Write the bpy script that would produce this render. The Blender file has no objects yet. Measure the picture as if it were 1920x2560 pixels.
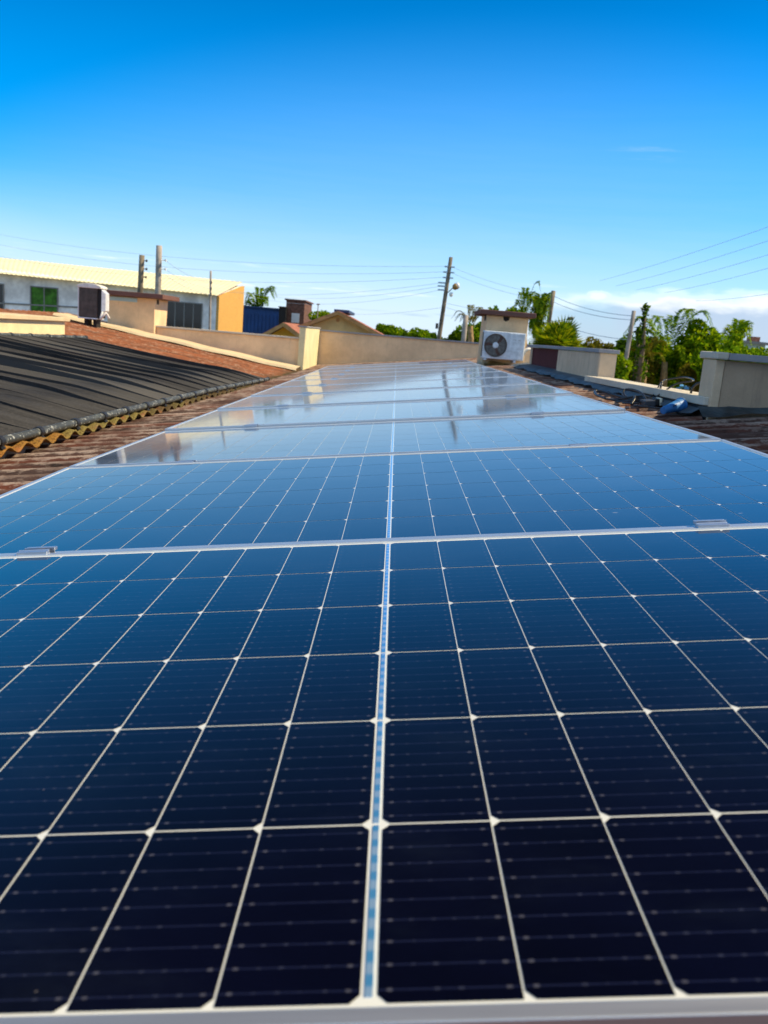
import bpy, math, random
import numpy as np
from mathutils import Matrix, Vector

SC = bpy.context.scene
COL = SC.collection
rnd = random.Random(7)
npr = np.random.default_rng(11)

# ------------------------------------------------------------------ camera
CAM_POS = np.array([-0.0141385, -0.3837234, 0.3642587])
CAM_ROT = np.array([[0.9966353, 0.0152533, 0.0805321],      # right
                    [0.0819507, -0.2031095, -0.9757206],    # down
                    [0.0014739, 0.9790372, -0.2036761]])    # forward
FPX = 2118.306
cd = bpy.data.cameras.new('camera')
cd.sensor_fit = 'HORIZONTAL'
cd.sensor_width = 36.0
cd.lens = FPX / 1920 * 36
cd.clip_start = 0.02
cd.clip_end = 6000
cd.dof.use_dof = True
cd.dof.focus_distance = 1.9
cd.dof.aperture_fstop = 11.5
cam = bpy.data.objects.new('camera', cd)
COL.objects.link(cam)
r, d, f = CAM_ROT
cam.matrix_world = Matrix(((r[0], -d[0], -f[0], CAM_POS[0]), (r[1], -d[1], -f[1], CAM_POS[1]),
                           (r[2], -d[2], -f[2], CAM_POS[2]), (0, 0, 0, 1)))
SC.camera = cam

# ------------------------------------------------------------------ light
SUN_AZ, SUN_EL = math.radians(83), math.radians(46)
SC.view_settings.view_transform = 'Standard'
SC.view_settings.look = 'None'
SC.view_settings.gamma = 1
SC.view_settings.exposure = 0.6
sd = np.array([math.sin(SUN_AZ) * math.cos(SUN_EL), math.cos(SUN_AZ) * math.cos(SUN_EL), math.sin(SUN_EL)])
ld = bpy.data.lights.new('sun', 'SUN')
ld.energy = 4.3
ld.angle = math.radians(0.5)
ld.color = (1.0, 0.83, 0.54)
sun = bpy.data.objects.new('sun', ld)
COL.objects.link(sun)
sun.rotation_euler = Vector(sd).to_track_quat('Z', 'Y').to_euler()
sun.location = (20, 2, 12)

wd = bpy.data.worlds.new('World')
SC.world = wd
wd.use_nodes = True


class G:
    """small helper that writes node graphs as expressions"""
    def __init__(s, nt): s.nt = nt
    def n(s, t, **kw):
        nd = s.nt.nodes.new(t)
        for k, v in kw.items():
            setattr(nd, k, v)
        return nd
    def inp(s, sock, v):
        if isinstance(v, bpy.types.NodeSocket): s.nt.links.new(v, sock)
        else:
            if hasattr(sock.default_value, '__len__'):
                if not hasattr(v, '__len__'): v = (v, v, v, 1)
                v = tuple(v)
                L = len(sock.default_value)
                v = (v + (1,))[:L] if len(v) < L else v[:L]
            sock.default_value = v
    def m(s, op, a, b=0.0, c=0.0, clamp=False):
        nd = s.n('ShaderNodeMath', operation=op, use_clamp=clamp)
        s.inp(nd.inputs[0], a); s.inp(nd.inputs[1], b)
        if len(nd.inputs) > 2: s.inp(nd.inputs[2], c)
        return nd.outputs[0]
    def mix(s, fac, a, b, blend='MIX'):
        nd = s.n('ShaderNodeMix', data_type='RGBA', blend_type=blend)
        s.inp(nd.inputs[0], fac); s.inp(nd.inputs[6], a); s.inp(nd.inputs[7], b)
        return nd.outputs[2]
    def ramp(s, fac, stops):
        nd = s.n('ShaderNodeValToRGB')
        el = nd.color_ramp.elements
        while len(el) < len(stops): el.new(0.5)
        for e, (p, c) in zip(el, stops):
            e.position = p
            e.color = tuple(c) + (1,) if hasattr(c, '__len__') else (c, c, c, 1)
        s.inp(nd.inputs[0], fac)
        return nd.outputs[0]
    def smooth(s, x, a, b):
        nd = s.n('ShaderNodeMapRange', interpolation_type='SMOOTHSTEP')
        s.inp(nd.inputs[0], x); s.inp(nd.inputs[1], a); s.inp(nd.inputs[2], b)
        return nd.outputs[0]
    def map(s, vec, scale=(1, 1, 1), loc=(0, 0, 0), rot=(0, 0, 0)):
        nd = s.n('ShaderNodeMapping')
        s.inp(nd.inputs[0], vec)
        nd.inputs[1].default_value = loc; nd.inputs[2].default_value = rot; nd.inputs[3].default_value = scale
        return nd.outputs[0]
    def noise(s, vec, scale=5, detail=4, rough=0.55, out=0, dist=0.0):
        nd = s.n('ShaderNodeTexNoise')
        s.inp(nd.inputs['Vector'], vec)
        nd.inputs['Scale'].default_value = scale; nd.inputs['Detail'].default_value = detail
        nd.inputs['Roughness'].default_value = rough; nd.inputs['Distortion'].default_value = dist
        return nd.outputs[out]
    def voro(s, vec, scale=5, out=0, feature='F1'):
        nd = s.n('ShaderNodeTexVoronoi', feature=feature)
        s.inp(nd.inputs['Vector'], vec)
        nd.inputs['Scale'].default_value = scale
        return nd.outputs[out]
    def bump(s, h, strength=0.3, dist=0.01):
        nd = s.n('ShaderNodeBump')
        nd.inputs['Strength'].default_value = strength; nd.inputs['Distance'].default_value = dist
        s.inp(nd.inputs['Height'], h)
        return nd.outputs[0]


g = G(wd.node_tree)
for nd in list(wd.node_tree.nodes): wd.node_tree.nodes.remove(nd)
sky = g.n('ShaderNodeTexSky', sky_type='NISHITA')
sky.sun_disc = False
sky.sun_elevation = SUN_EL
sky.sun_rotation = SUN_AZ
sky.altitude = 20
sky.air_density = 1.0
sky.dust_density = 0.35
sky.ozone_density = 3.0
hs = g.n('ShaderNodeHueSaturation')
hs.inputs['Saturation'].default_value = 1.36
hs.inputs['Hue'].default_value = 0.5
g.inp(hs.inputs['Color'], g.mix(1.0, sky.outputs[0], (0.72, 1.03, 1.30), 'MULTIPLY'))
SKYHS = hs
bg1 = g.n('ShaderNodeBackground')

bg1.inputs[1].default_value = 0.10
# clouds: low bank over the right horizon, faint streaks, one high wisp
tc = g.n('ShaderNodeTexCoord')
vec = tc.outputs['Generated']
sp = g.n('ShaderNodeSeparateXYZ'); g.inp(sp.inputs[0], vec)
az = g.m('MULTIPLY', g.m('ARCTAN2', sp.outputs[0], sp.outputs[1]), 57.29578)
el = g.m('MULTIPLY', g.m('ARCSINE', sp.outputs[2]), 57.29578)
cv = g.n('ShaderNodeCombineXYZ'); g.inp(cv.inputs[0], az); g.inp(cv.inputs[1], el)
g.inp(bg1.inputs[0], g.mix(g.smooth(el, 11.0, 36.0), hs.outputs[0], g.mix(1.0, hs.outputs[0], (0.06, 0.06, 0.10), 'MULTIPLY')))
n1 = g.noise(g.map(cv.outputs[0], (0.32, 0.8, 1)), 1.0, 6, 0.55)
n2 = g.noise(g.map(cv.outputs[0], (0.12, 1.7, 1), (4, 3, 0)), 1.0, 5, 0.6)
n3 = g.noise(g.map(cv.outputs[0], (0.5, 0.9, 1), (9, 1, 0)), 1.0, 6, 0.6, dist=0.6)
nb = g.m('MULTIPLY', g.m('SUBTRACT', n1, 0.5), 1.7)
elj = g.m('ADD', el, nb)
top_e = g.m('ADD', 3.7, g.m('MULTIPLY', g.m('SUBTRACT', az, 16), 0.06))
bank = g.m('MULTIPLY', g.smooth(el, 0.2, 1.6), g.m('SUBTRACT', 1.0, g.smooth(elj, g.m('SUBTRACT', top_e, 0.5), g.m('ADD', top_e, 0.55))))
bank = g.m('MULTIPLY', bank, g.smooth(az, 7, 16))
lit = g.smooth(elj, g.m('SUBTRACT', top_e, 1.0), g.m('SUBTRACT', top_e, 0.2))
def blob(a0, e0, wa, we):
    x = g.m('DIVIDE', g.m('SUBTRACT', az, a0), wa); y = g.m('DIVIDE', g.m('SUBTRACT', el, e0), we)
    q = g.m('ADD', g.m('MULTIPLY', x, x), g.m('MULTIPLY', y, y))
    q = g.m('ADD', q, g.m('MULTIPLY', g.m('SUBTRACT', n3, 0.5), 1.6))
    return g.m('SUBTRACT', 1.0, g.smooth(q, 0.35, 1.2))
puff = g.m('MULTIPLY', blob(12.7, 3.5, 0.95, 0.42), 0.9)
wisp = g.m('MULTIPLY', g.m('MULTIPLY', blob(14.2, 11.9, 3.2, 0.5), g.smooth(n2, 0.42, 0.66)), 0.26)
stre = g.m('MULTIPLY', g.m('MULTIPLY', g.smooth(n2, 0.52, 0.72), g.m('MULTIPLY', g.smooth(el, 0.8, 1.8), g.m('SUBTRACT', 1.0, g.smooth(el, 3.2, 4.8)))), 0.95)
glow = g.m('DIVIDE', g.m('SUBTRACT', az, 8.0), 30.0)
vtop = g.m('SUBTRACT', 20.0, g.m('MULTIPLY', g.m('MULTIPLY', glow, glow), 6.5))
veil = g.m('MULTIPLY', g.m('SUBTRACT', 1.0, g.smooth(el, g.m('MULTIPLY', vtop, -0.15), g.m('MAXIMUM', vtop, 8.0))), g.m('ADD', 0.62, g.m('MULTIPLY', n2, 0.2)))
low = g.m('MULTIPLY', g.m('SUBTRACT', 1.0, g.smooth(el, 0.5, 10.0)), 0.80)
veil = g.m('MAXIMUM', veil, low)
dens = g.m('MAXIMUM', g.m('MAXIMUM', g.m('MULTIPLY', bank, 0.92), g.m('MULTIPLY', puff, 0.85)), g.m('MAXIMUM', wisp, g.m('MAXIMUM', stre, veil)))
cldn = g.m('MAXIMUM', g.m('MULTIPLY', bank, 0.85), g.m('MAXIMUM', puff, g.m('MAXIMUM', wisp, g.m('MULTIPLY', stre, 0.4))))
ccol = g.mix(g.m('MAXIMUM', lit, puff), (0.47, 0.56, 0.72), (0.96, 0.96, 0.95))
ccol = g.mix(g.smooth(cldn, 0.0, 0.35), g.mix(low, (0.48, 0.68, 0.96), (0.74, 0.82, 0.96)), ccol)
bg2 = g.n('ShaderNodeBackground')
g.inp(bg2.inputs[0], ccol)
bg2.inputs[1].default_value = 0.80
mx = g.n('ShaderNodeMixShader')
g.inp(mx.inputs[0], dens); g.inp(mx.inputs[1], bg1.outputs[0]); g.inp(mx.inputs[2], bg2.outputs[0])
wo = g.n('ShaderNodeOutputWorld')
g.inp(wo.inputs[0], mx.outputs[0])

# ------------------------------------------------------------------ geometry helpers
TH = math.radians(7.2)                      # the lower roof rises to the right
UX = np.array([math.cos(TH), 0, math.sin(TH)])
UN = np.array([-math.sin(TH), 0, math.cos(TH)])
def R(u, v, n=0.0): return UX * u + np.array([0, v, 0]) + UN * n
def ray(x, y): return CAM_ROT.T @ np.array([(x - 960) / FPX, (y - 1280) / FPX, 1.0])
def at(x, y, Y):
    """the point of the place at distance Y that lies in direction (x, y)"""
    q = ray(x, y)
    return CAM_POS + q * (Y - CAM_POS[1]) / q[1]


class MB:
    def __init__(s): s.v = []; s.f = []; s.uv = {}
    def add(s, pts, faces):
        b = len(s.v)
        s.v += [tuple(float(c) for c in p) for p in pts]
        s.f += [tuple(b + i for i in q) for q in faces]
        return s
    def box(s, x0, x1, y0, y1, z0, z1):
        return s.hexa([(x0, y0, z0), (x1, y0, z0), (x1, y1, z0), (x0, y1, z0), (x0, y0, z1), (x1, y0, z1), (x1, y1, z1), (x0, y1, z1)])
    def hexa(s, p):
        return s.add(p, [(3, 2, 1, 0), (4, 5, 6, 7), (0, 1, 5, 4), (1, 2, 6, 5), (2, 3, 7, 6), (3, 0, 4, 7)])
    def prism(s, poly, off):
        n = len(poly); off = np.array(off)
        pts = [np.array(p) for p in poly] + [np.array(p) + off for p in poly]
        fc = [tuple(range(n))[::-1], tuple(range(n, 2 * n))] + [(i, (i + 1) % n, n + (i + 1) % n, n + i) for i in range(n)]
        return s.add(pts, fc)
    def tube(s, path, rad, seg=8, caps=True):
        P = [np.array(p, float) for p in path]
        n = len(P); rad = rad if hasattr(rad, '__len__') else [rad] * n
        ref = None; pts = []
        for i in range(n):
            t = P[min(i + 1, n - 1)] - P[max(i - 1, 0)]
            t = t / (np.linalg.norm(t) + 1e-12)
            if ref is None:
                ref = np.cross(t, [0, 0, 1]) if abs(t[2]) < .9 else np.cross(t, [1, 0, 0])
            ref = ref - t * (ref @ t); ref = ref / (np.linalg.norm(ref) + 1e-12)
            b = np.cross(t, ref)
            for k in range(seg):
                a = 2 * math.pi * k / seg
                pts.append(P[i] + rad[i] * (math.cos(a) * ref + math.sin(a) * b))
        fc = [(i * seg + k, i * seg + (k + 1) % seg, (i + 1) * seg + (k + 1) % seg, (i + 1) * seg + k) for i in range(n - 1) for k in range(seg)]
        if caps: fc += [tuple(range(seg))[::-1], tuple((n - 1) * seg + k for k in range(seg))]
        return s.add(pts, fc)
    def grid(s, fn, nu, nv):
        pts = [fn(i / nu, j / nv) for i in range(nu + 1) for j in range(nv + 1)]
        fc = [(i * (nv + 1) + j, (i + 1) * (nv + 1) + j, (i + 1) * (nv + 1) + j + 1, i * (nv + 1) + j + 1) for i in range(nu) for j in range(nv)]
        return s.add(pts, fc)


def smooth_curve(pts, k=8):
    """Catmull-Rom through the points"""
    P = [np.array(p, float) for p in pts]
    P = [2 * P[0] - P[1]] + P + [2 * P[-1] - P[-2]]
    out = []
    for i in range(1, len(P) - 2):
        for j in range(k):
            t = j / k
            a, b, c, e = P[i - 1], P[i], P[i + 1], P[i + 2]
            out.append(0.5 * (2 * b + (c - a) * t + (2 * a - 5 * b + 4 * c - e) * t * t + (3 * b - a - 3 * c + e) * t ** 3))
    out.append(P[-2])
    return out


def origin_of(p):
    o = np.zeros(3)
    while p is not None:
        o = o + np.array(p.location); p = p.parent
    return o


def obj(name, mb, mat, parent=None, smooth=False, bevel=0, local=False, loc=None):
    me = bpy.data.meshes.new(name)
    v = np.array(mb.v)
    o = bpy.data.objects.new(name, me)
    if not local:
        org = origin_of(parent)
        if parent is None and loc is not None: org = np.array(loc, float); o.location = org
        v = v - org
    me.from_pydata(v.tolist(), [], mb.f)
    me.update()
    if smooth: me.polygons.foreach_set('use_smooth', [True] * len(me.polygons))
    me.materials.append(mat)
    COL.objects.link(o)
    o.parent = parent
    if bevel:
        b = o.modifiers.new('bevel', 'BEVEL'); b.width = bevel; b.segments = 2; b.limit_method = 'ANGLE'
    return o


def tag(o, label=None, cat=None, group=None, kind=None):
    if label: o['label'] = label
    if cat: o['category'] = cat
    if group: o['group'] = group
    if kind: o['kind'] = kind
    return o


def thing(name, label, cat, loc=(0, 0, 0), group=None):
    o = bpy.data.objects.new(name, None)
    COL.objects.link(o)
    o.location = tuple(float(c) for c in loc)
    o.empty_display_size = 0.1
    return tag(o, label, cat, group)


KIDS = {}
def copy_tree(o, parent=None):
    c = o.copy(); COL.objects.link(c)
    if parent is not None: c.parent = parent; c.matrix_parent_inverse = o.matrix_parent_inverse
    for ch in [q for q in COL.objects if q.parent == o]:
        copy_tree(ch, c)
    return c

# ------------------------------------------------------------------ materials
def material(name, build, **kw):
    m = bpy.data.materials.new(name); m.use_nodes = True
    nt = m.node_tree
    q = G(nt)
    p = nt.nodes['Principled BSDF']
    tc = q.n('ShaderNodeTexCoord')
    build(q, p, tc.outputs['Object'], tc.outputs['UV'])
    return m


def simple(name, col, rough=0.6, metal=0.0, var=0.15, vs=8, bump=0.0, bs=60, spec=0.5):
    def b(q, p, co, uv):
        n = q.noise(co, vs, 5, 0.6)
        dark = tuple(c * (1 - var * 1.4) for c in col); lite = tuple(min(1, c * (1 + var)) for c in col)
        q.inp(p.inputs['Base Color'], q.mix(q.smooth(n, 0.3, 0.7), dark, lite))
        p.inputs['Roughness'].default_value = rough; p.inputs['Metallic'].default_value = metal
        p.inputs['Specular IOR Level'].default_value = spec
        if bump:
            q.inp(p.inputs['Normal'], q.bump(q.noise(co, bs, 4, 0.6), bump, 0.01))
    return material(name, b)


def plaster(name, col, stain=(0.16, 0.14, 0.12), amount=0.35, streak=False):
    def b(q, p, co, uv):
        n = q.noise(co, 3.2, 6, 0.65)
        fine = q.noise(co, 55, 3, 0.6)
        base = q.mix(q.smooth(n, 0.3, 0.72), tuple(c * 0.86 for c in col), tuple(min(1, c * 1.1) for c in col))
        sv = q.map(co, (9, 9, 0.9)) if streak else q.map(co, (2.0, 2.0, 1.2))
        s = q.noise(sv, 2.2, 5, 0.6)
        base = q.mix(q.m('MULTIPLY', q.smooth(s, 0.55, 0.8), amount), base, stain)
        base = q.mix(q.m('MULTIPLY', q.smooth(fine, 0.35, 0.75), 0.15), base, tuple(c * 0.7 for c in col))
        q.inp(p.inputs['Base Color'], base)
        p.inputs['Roughness'].default_value = 0.9
        p.inputs['Specular IOR Level'].default_value = 0.2
        q.inp(p.inputs['Normal'], q.bump(fine, 0.5, 0.006))
    return material(name, b)


def roof_mat(name, red, dark, pale, pale_at=0.55, orange=None):
    def b(q, p, co, uv):
        lo = q.map(co, (1.2, 6.0, 1.2))
        n = q.noise(lo, 2.2, 6, 0.62)
        m = q.noise(q.map(co, (10, 30, 14)), 1.6, 5, 0.7)
        sheet = q.noise(q.map(co, (0.45, 5.5, 0.4)), 1.1, 3, 0.5)
        c = q.mix(q.smooth(n, 0.38, 0.62), dark, red)
        c = q.mix(q.m('MULTIPLY', q.smooth(sheet, 0.42, 0.62), 0.6), c, tuple(0.6 * (a + e) for a, e in zip(dark, red)))
        if not orange:
            # light catching the wave crests is painted in pale; each wave has weathered to its own tone
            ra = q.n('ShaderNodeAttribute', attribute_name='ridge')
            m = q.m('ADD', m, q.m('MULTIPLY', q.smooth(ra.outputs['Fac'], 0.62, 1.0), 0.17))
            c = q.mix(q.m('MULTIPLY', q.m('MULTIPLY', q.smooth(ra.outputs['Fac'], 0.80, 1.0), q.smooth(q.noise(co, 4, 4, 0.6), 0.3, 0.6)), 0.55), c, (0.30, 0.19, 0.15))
            wv_ = q.noise(q.map(co, (0.25, 5.65, 0.25), (2, 0.4, 1)), 1.0, 0, 0.5)
            c = q.mix(q.m('MULTIPLY', q.smooth(wv_, 0.40, 0.60), 0.75), c, q.mix(q.noise(co, 9, 4, 0.6), (0.045, 0.034, 0.031), (0.12, 0.075, 0.060)))
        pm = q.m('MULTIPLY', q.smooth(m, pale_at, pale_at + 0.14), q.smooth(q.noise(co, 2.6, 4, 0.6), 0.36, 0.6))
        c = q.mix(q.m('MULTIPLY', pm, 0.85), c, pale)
        blk = q.smooth(q.noise(q.map(co, (7, 22, 9), (3, 1, 2)), 1.7, 4, 0.65), 0.56, 0.7)
        c = q.mix(q.m('MULTIPLY', blk, 0.75), c, (0.014, 0.012, 0.011))
        if orange:
            # lichen that grows along the overhanging eave, judged by distance from that edge
            at_ = q.n('ShaderNodeAttribute', attribute_name='eave')
            om = q.m('MULTIPLY', at_.outputs['Fac'], q.smooth(q.noise(q.map(co, (3, 3, 3)), 2.3, 4, 0.6), 0.25, 0.5))
            sxyz = q.n('ShaderNodeSeparateXYZ'); q.inp(sxyz.inputs[0], co)
            oc = q.mix(q.smooth(q.m('ADD', sxyz.outputs[1], q.m('MULTIPLY', q.noise(q.map(co, (0.3, 1.6, 0.3)), 1.0, 2, 0.5), 3.0)), -1.7, -0.2), orange, (0.20, 0.165, 0.055))
            oc = q.mix(q.smooth(q.m('ADD', sxyz.outputs[1], q.m('MULTIPLY', q.noise(q.map(co, (2, 2, 2)), 1.0, 3, 0.6), 4.0)), 0.9, 2.4), oc, (0.085, 0.066, 0.034))
            oc = q.mix(q.smooth(q.noise(co, 120, 3, 0.7), 0.5, 0.64), oc, (0.06, 0.03, 0.012))
            c = q.mix(om, c, oc)
        q.inp(p.inputs['Base Color'], c)
        p.inputs['Roughness'].default_value = 0.92
        p.inputs['Specular IOR Level'].default_value = 0.15
        q.inp(p.inputs['Normal'], q.bump(q.m('ADD', m, q.m('MULTIPLY', q.noise(co, 140, 3, 0.7), 0.6)), 0.7, 0.008))
    return material(name, b)


def leaf_mat(name, cols, trans=0.4):
    m = bpy.data.materials.new(name); m.use_nodes = True
    nt = m.node_tree; q = G(nt)
    nt.nodes.remove(nt.nodes['Principled BSDF'])
    geo = q.n('ShaderNodeNewGeometry')
    k = len(cols)
    c = q.ramp(geo.outputs['Random Per Island'], [(i / (k - 1), col) for i, col in enumerate(cols)])
    di = q.n('ShaderNodeBsdfDiffuse'); q.inp(di.inputs[0], c)
    tr = q.n('ShaderNodeBsdfTranslucent'); q.inp(tr.inputs[0], q.mix(1.0, c, (1.0, 1.0, 0.45), 'MULTIPLY'))
    ms = q.n('ShaderNodeMixShader'); ms.inputs[0].default_value = trans
    q.inp(ms.inputs[1], di.outputs[0]); q.inp(ms.inputs[2], tr.outputs[0])
    q.inp(nt.nodes['Material Output'].inputs[0], ms.outputs[0])
    return m


def dust_haze(q, p, co):
    # dust film tinted blue: a painted haze that thickens as the line of sight flattens
    ge = q.n('ShaderNodeNewGeometry')
    vm = q.n('ShaderNodeVectorMath', operation='DOT_PRODUCT')
    q.inp(vm.inputs[0], ge.outputs['Incoming']); q.inp(vm.inputs[1], ge.outputs['Normal'])
    tau = q.m('ADD', 0.0007, q.m('MULTIPLY', q.smooth(q.noise(q.map(co, (1.5, 3, 1)), 1.6, 5, 0.65), 0.4, 0.75), 0.0005))
    fac = q.m('MINIMUM', q.m('DIVIDE', tau, q.m('POWER', q.m('MAXIMUM', q.m('ABSOLUTE', vm.outputs['Value']), 0.01), 2.2)), 0.22)
    df = q.n('ShaderNodeBsdfDiffuse'); q.inp(df.inputs[0], (0.32, 0.50, 0.84, 1))
    ms = q.n('ShaderNodeMixShader')
    q.inp(ms.inputs[0], fac); q.inp(ms.inputs[1], p.outputs[0]); q.inp(ms.inputs[2], df.outputs[0])
    q.inp(q.nt.nodes['Material Output'].inputs[0], ms.outputs[0])


def mat_cells():
    def b(q, p, co, uv):
        s = q.n('ShaderNodeSeparateXYZ'); q.inp(s.inputs[0], uv)
        u, v = s.outputs[0], s.outputs[1]
        fv = q.m('ABSOLUTE', q.m('SUBTRACT', q.m('FRACT', q.m('MULTIPLY', v, 9.0)), 0.5))
        line = q.m('SUBTRACT', 1.0, q.smooth(fv, 0.018, 0.05))
        thick = q.m('SUBTRACT', 1.0, q.smooth(fv, 0.03, 0.085))
        fu = q.m('ABSOLUTE', q.m('SUBTRACT', q.m('FRACT', q.m('ADD', q.m('MULTIPLY', u, 6.0), 0.0)), 0.5))
        dots = q.m('MULTIPLY', q.m('SUBTRACT', 1.0, q.smooth(fu, 0.06, 0.17)), thick)
        edge = q.m('MULTIPLY', q.smooth(q.m('ABSOLUTE', q.m('SUBTRACT', u, 0.5)), 0.36, 0.38), dots)
        vary = q.smooth(q.noise(co, 7, 4, 0.6), 0.35, 0.65)
        spark = q.smooth(q.noise(co, 85, 2, 0.5), 0.42, 0.62)
        base = q.mix(vary, (0.0009, 0.0007, 0.0032), (0.0013, 0.0013, 0.0068))
        gi = q.n('ShaderNodeNewGeometry')
        base = q.mix(q.m('MULTIPLY', gi.outputs['Random Per Island'], 0.55), base, (0.0016, 0.0017, 0.0100))
        base = q.mix(q.m('MULTIPLY', line, 0.85), base, (0.010, 0.013, 0.040))
        base = q.mix(q.m('MULTIPLY', dots, q.m('MULTIPLY', spark, 0.22)), base, (0.08, 0.09, 0.14))
        base = q.mix(q.m('MULTIPLY', edge, 0.45), base, (0.11, 0.11, 0.14))
        # specks of dust and dried drops on the glass
        w = q.voro(co, 38, 0)
        sp_ = q.m('MULTIPLY', q.m('SUBTRACT', 1.0, q.smooth(w, 0.02, 0.05)), q.smooth(q.noise(co, 3, 3, 0.6), 0.52, 0.62))
        base = q.mix(q.m('MULTIPLY', sp_, 0.5), base, (0.28, 0.25, 0.24))
        dust = q.m('MULTIPLY', q.smooth(q.noise(q.map(co, (3, 6, 1)), 1.4, 5, 0.65), 0.48, 0.8), 0.06)
        base = q.mix(dust, base, (0.06, 0.09, 0.15))
        dr = q.voro(q.map(co, (1, 1.6, 1)), 4.2, 0)
        base = q.mix(q.m('MULTIPLY', q.m('SUBTRACT', 1.0, q.smooth(q.m('ADD', dr, q.m('MULTIPLY', q.noise(co, 60, 3, 0.6), 0.035)), 0.035, 0.05)), 0.45), base, (0.30, 0.29, 0.28))
        dust_haze(q, p, co)
        q.inp(p.inputs['Base Color'], base)
        q.inp(p.inputs['Roughness'], q.m('ADD', 0.035, q.m('MULTIPLY', q.noise(co, 2.2, 4, 0.6), 0.05)))
        p.inputs['IOR'].default_value = 1.5
        p.inputs['Specular IOR Level'].default_value = 0.5
    return material('solar_cells', b)


def mat_backsheet():
    def b(q, p, co, uv):
        n = q.noise(co, 5, 4, 0.6)
        q.inp(p.inputs['Base Color'], q.mix(n, (0.60, 0.62, 0.62), (0.72, 0.74, 0.73)))
        p.inputs['Roughness'].default_value = 0.07
    return material('backsheet', b)


def mat_ribbon():
    def b(q, p, co, uv):
        s = q.n('ShaderNodeSeparateXYZ'); q.inp(s.inputs[0], co)
        w = q.m('SINE', q.m('MULTIPLY', s.outputs[1], 2 * math.pi / 0.0195))
        n = q.noise(co, 30, 3, 0.5)
        k = q.smooth(q.m('ADD', w, q.m('MULTIPLY', n, 0.8)), -0.2, 1.0)
        q.inp(p.inputs['Base Color'], q.mix(k, (0.36, 0.58, 0.86), (0.10, 0.40, 0.78)))  # the sky's blue reflection and its darker blobs are painted into these colours
        p.inputs['Roughness'].default_value = 0.16
        p.inputs['Metallic'].default_value = 0.55
    return material('ribbon', b)


def mat_alu(name='aluminium', col=(0.84, 0.85, 0.86), rough=0.36, metal=0.84):
    def b(q, p, co, uv):
        n = q.noise(q.map(co, (3, 60, 60)), 2, 3, 0.6)
        q.inp(p.inputs['Base Color'], q.mix(n, tuple(c * 0.86 for c in col), col))
        p.inputs['Metallic'].default_value = metal
        q.inp(p.inputs['Roughness'], q.m('ADD', rough - 0.06, q.m('MULTIPLY', n, 0.14)))
    return material(name, b)


def mat_header():
    def b(q, p, co, uv):
        n = q.noise(co, 45, 4, 0.7); m = q.noise(co, 8, 3, 0.6)
        c = q.mix(q.smooth(n, 0.55, 0.64), (0.045, 0.05, 0.05), (0.42, 0.43, 0.40))
        c = q.mix(q.m('MULTIPLY', q.smooth(m, 0.5, 0.7), 0.5), c, (0.10, 0.11, 0.085))
        q.inp(p.inputs['Base Color'], c)
        p.inputs['Roughness'].default_value = 0.55
    return material('weathered_pipe', b)


M = {}
M['cells'] = mat_cells(); M['backsheet'] = mat_backsheet(); M['ribbon'] = mat_ribbon()
M['alu'] = mat_alu()
M['clamp'] = mat_alu('clamp_metal', (0.64, 0.69, 0.78), 0.35, 0.9)
M['bolt'] = mat_alu('bolt_metal', (0.7, 0.62, 0.55), 0.28, 1.0)
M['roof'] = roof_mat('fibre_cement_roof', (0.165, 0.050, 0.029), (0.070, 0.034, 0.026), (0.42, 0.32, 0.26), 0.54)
M['roof_up'] = roof_mat('rusty_fibre_cement_roof', (0.33, 0.105, 0.042), (0.15, 0.065, 0.038), (0.52, 0.36, 0.25), 0.50, orange=(0.40, 0.135, 0.014))
M['mortar'] = plaster('mortar', (0.56, 0.50, 0.34), (0.25, 0.22, 0.17), 0.4)
M['strip'] = plaster('mortar_strip', (0.66, 0.52, 0.33), (0.3, 0.24, 0.17), 0.35)
M['plaster'] = plaster('beige_plaster', (0.84, 0.59, 0.35), (0.34, 0.24, 0.15), 0.4, streak=True)
M['plaster_b'] = plaster('stained_plaster', (0.72, 0.54, 0.37), (0.17, 0.13, 0.105), 0.75, streak=True)
M['plaster_c'] = plaster('grey_plaster', (0.55, 0.40, 0.27), (0.2, 0.16, 0.135), 0.55, streak=True)
M['plaster_d'] = plaster('rough_plaster', (0.76, 0.57, 0.38), (0.25, 0.2, 0.16), 0.3)
M['cream'] = plaster('cream_plaster', (0.78, 0.68, 0.40), (0.5, 0.42, 0.25), 0.3)
M['cap'] = plaster('grey_cap_stone', (0.34, 0.34, 0.36), (0.16, 0.15, 0.15), 0.3)
M['captop'] = plaster('pale_cap_stone', (0.62, 0.56, 0.46), (0.3, 0.25, 0.2), 0.35)
M['maroon'] = plaster('maroon_paint', (0.115, 0.030, 0.030), (0.06, 0.02, 0.02), 0.3)
M['browncap'] = plaster('brown_slab', (0.17, 0.085, 0.070), (0.08, 0.045, 0.04), 0.4)
M['black'] = simple('black_hole', (0.012, 0.010, 0.010), 0.8, var=0.2)
M['flash'] = simple('metal_flashing', (0.12, 0.15, 0.17), 0.6, 0.2, 0.3, 6, 0.35, 25)
M['bitumen'] = simple('bitumen_skirt', (0.035, 0.055, 0.065), 0.5, 0.1, 0.4, 9, 0.7, 18)
M['header'] = mat_header()
M['rubber'] = simple('black_rubber', (0.016, 0.015, 0.015), 0.5, var=0.3, vs=20)
M['cable'] = simple('black_cable', (0.030, 0.028, 0.026), 0.35, var=0.3, vs=25)
M['greybox'] = simple('grey_plastic', (0.045, 0.050, 0.062), 0.5, var=0.2)
M['creamplastic'] = simple('cream_plastic', (0.72, 0.66, 0.50), 0.5, var=0.1)
M['bluecup'] = simple('blue_plastic', (0.035, 0.19, 0.48), 0.5, var=0.12, vs=20)
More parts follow.
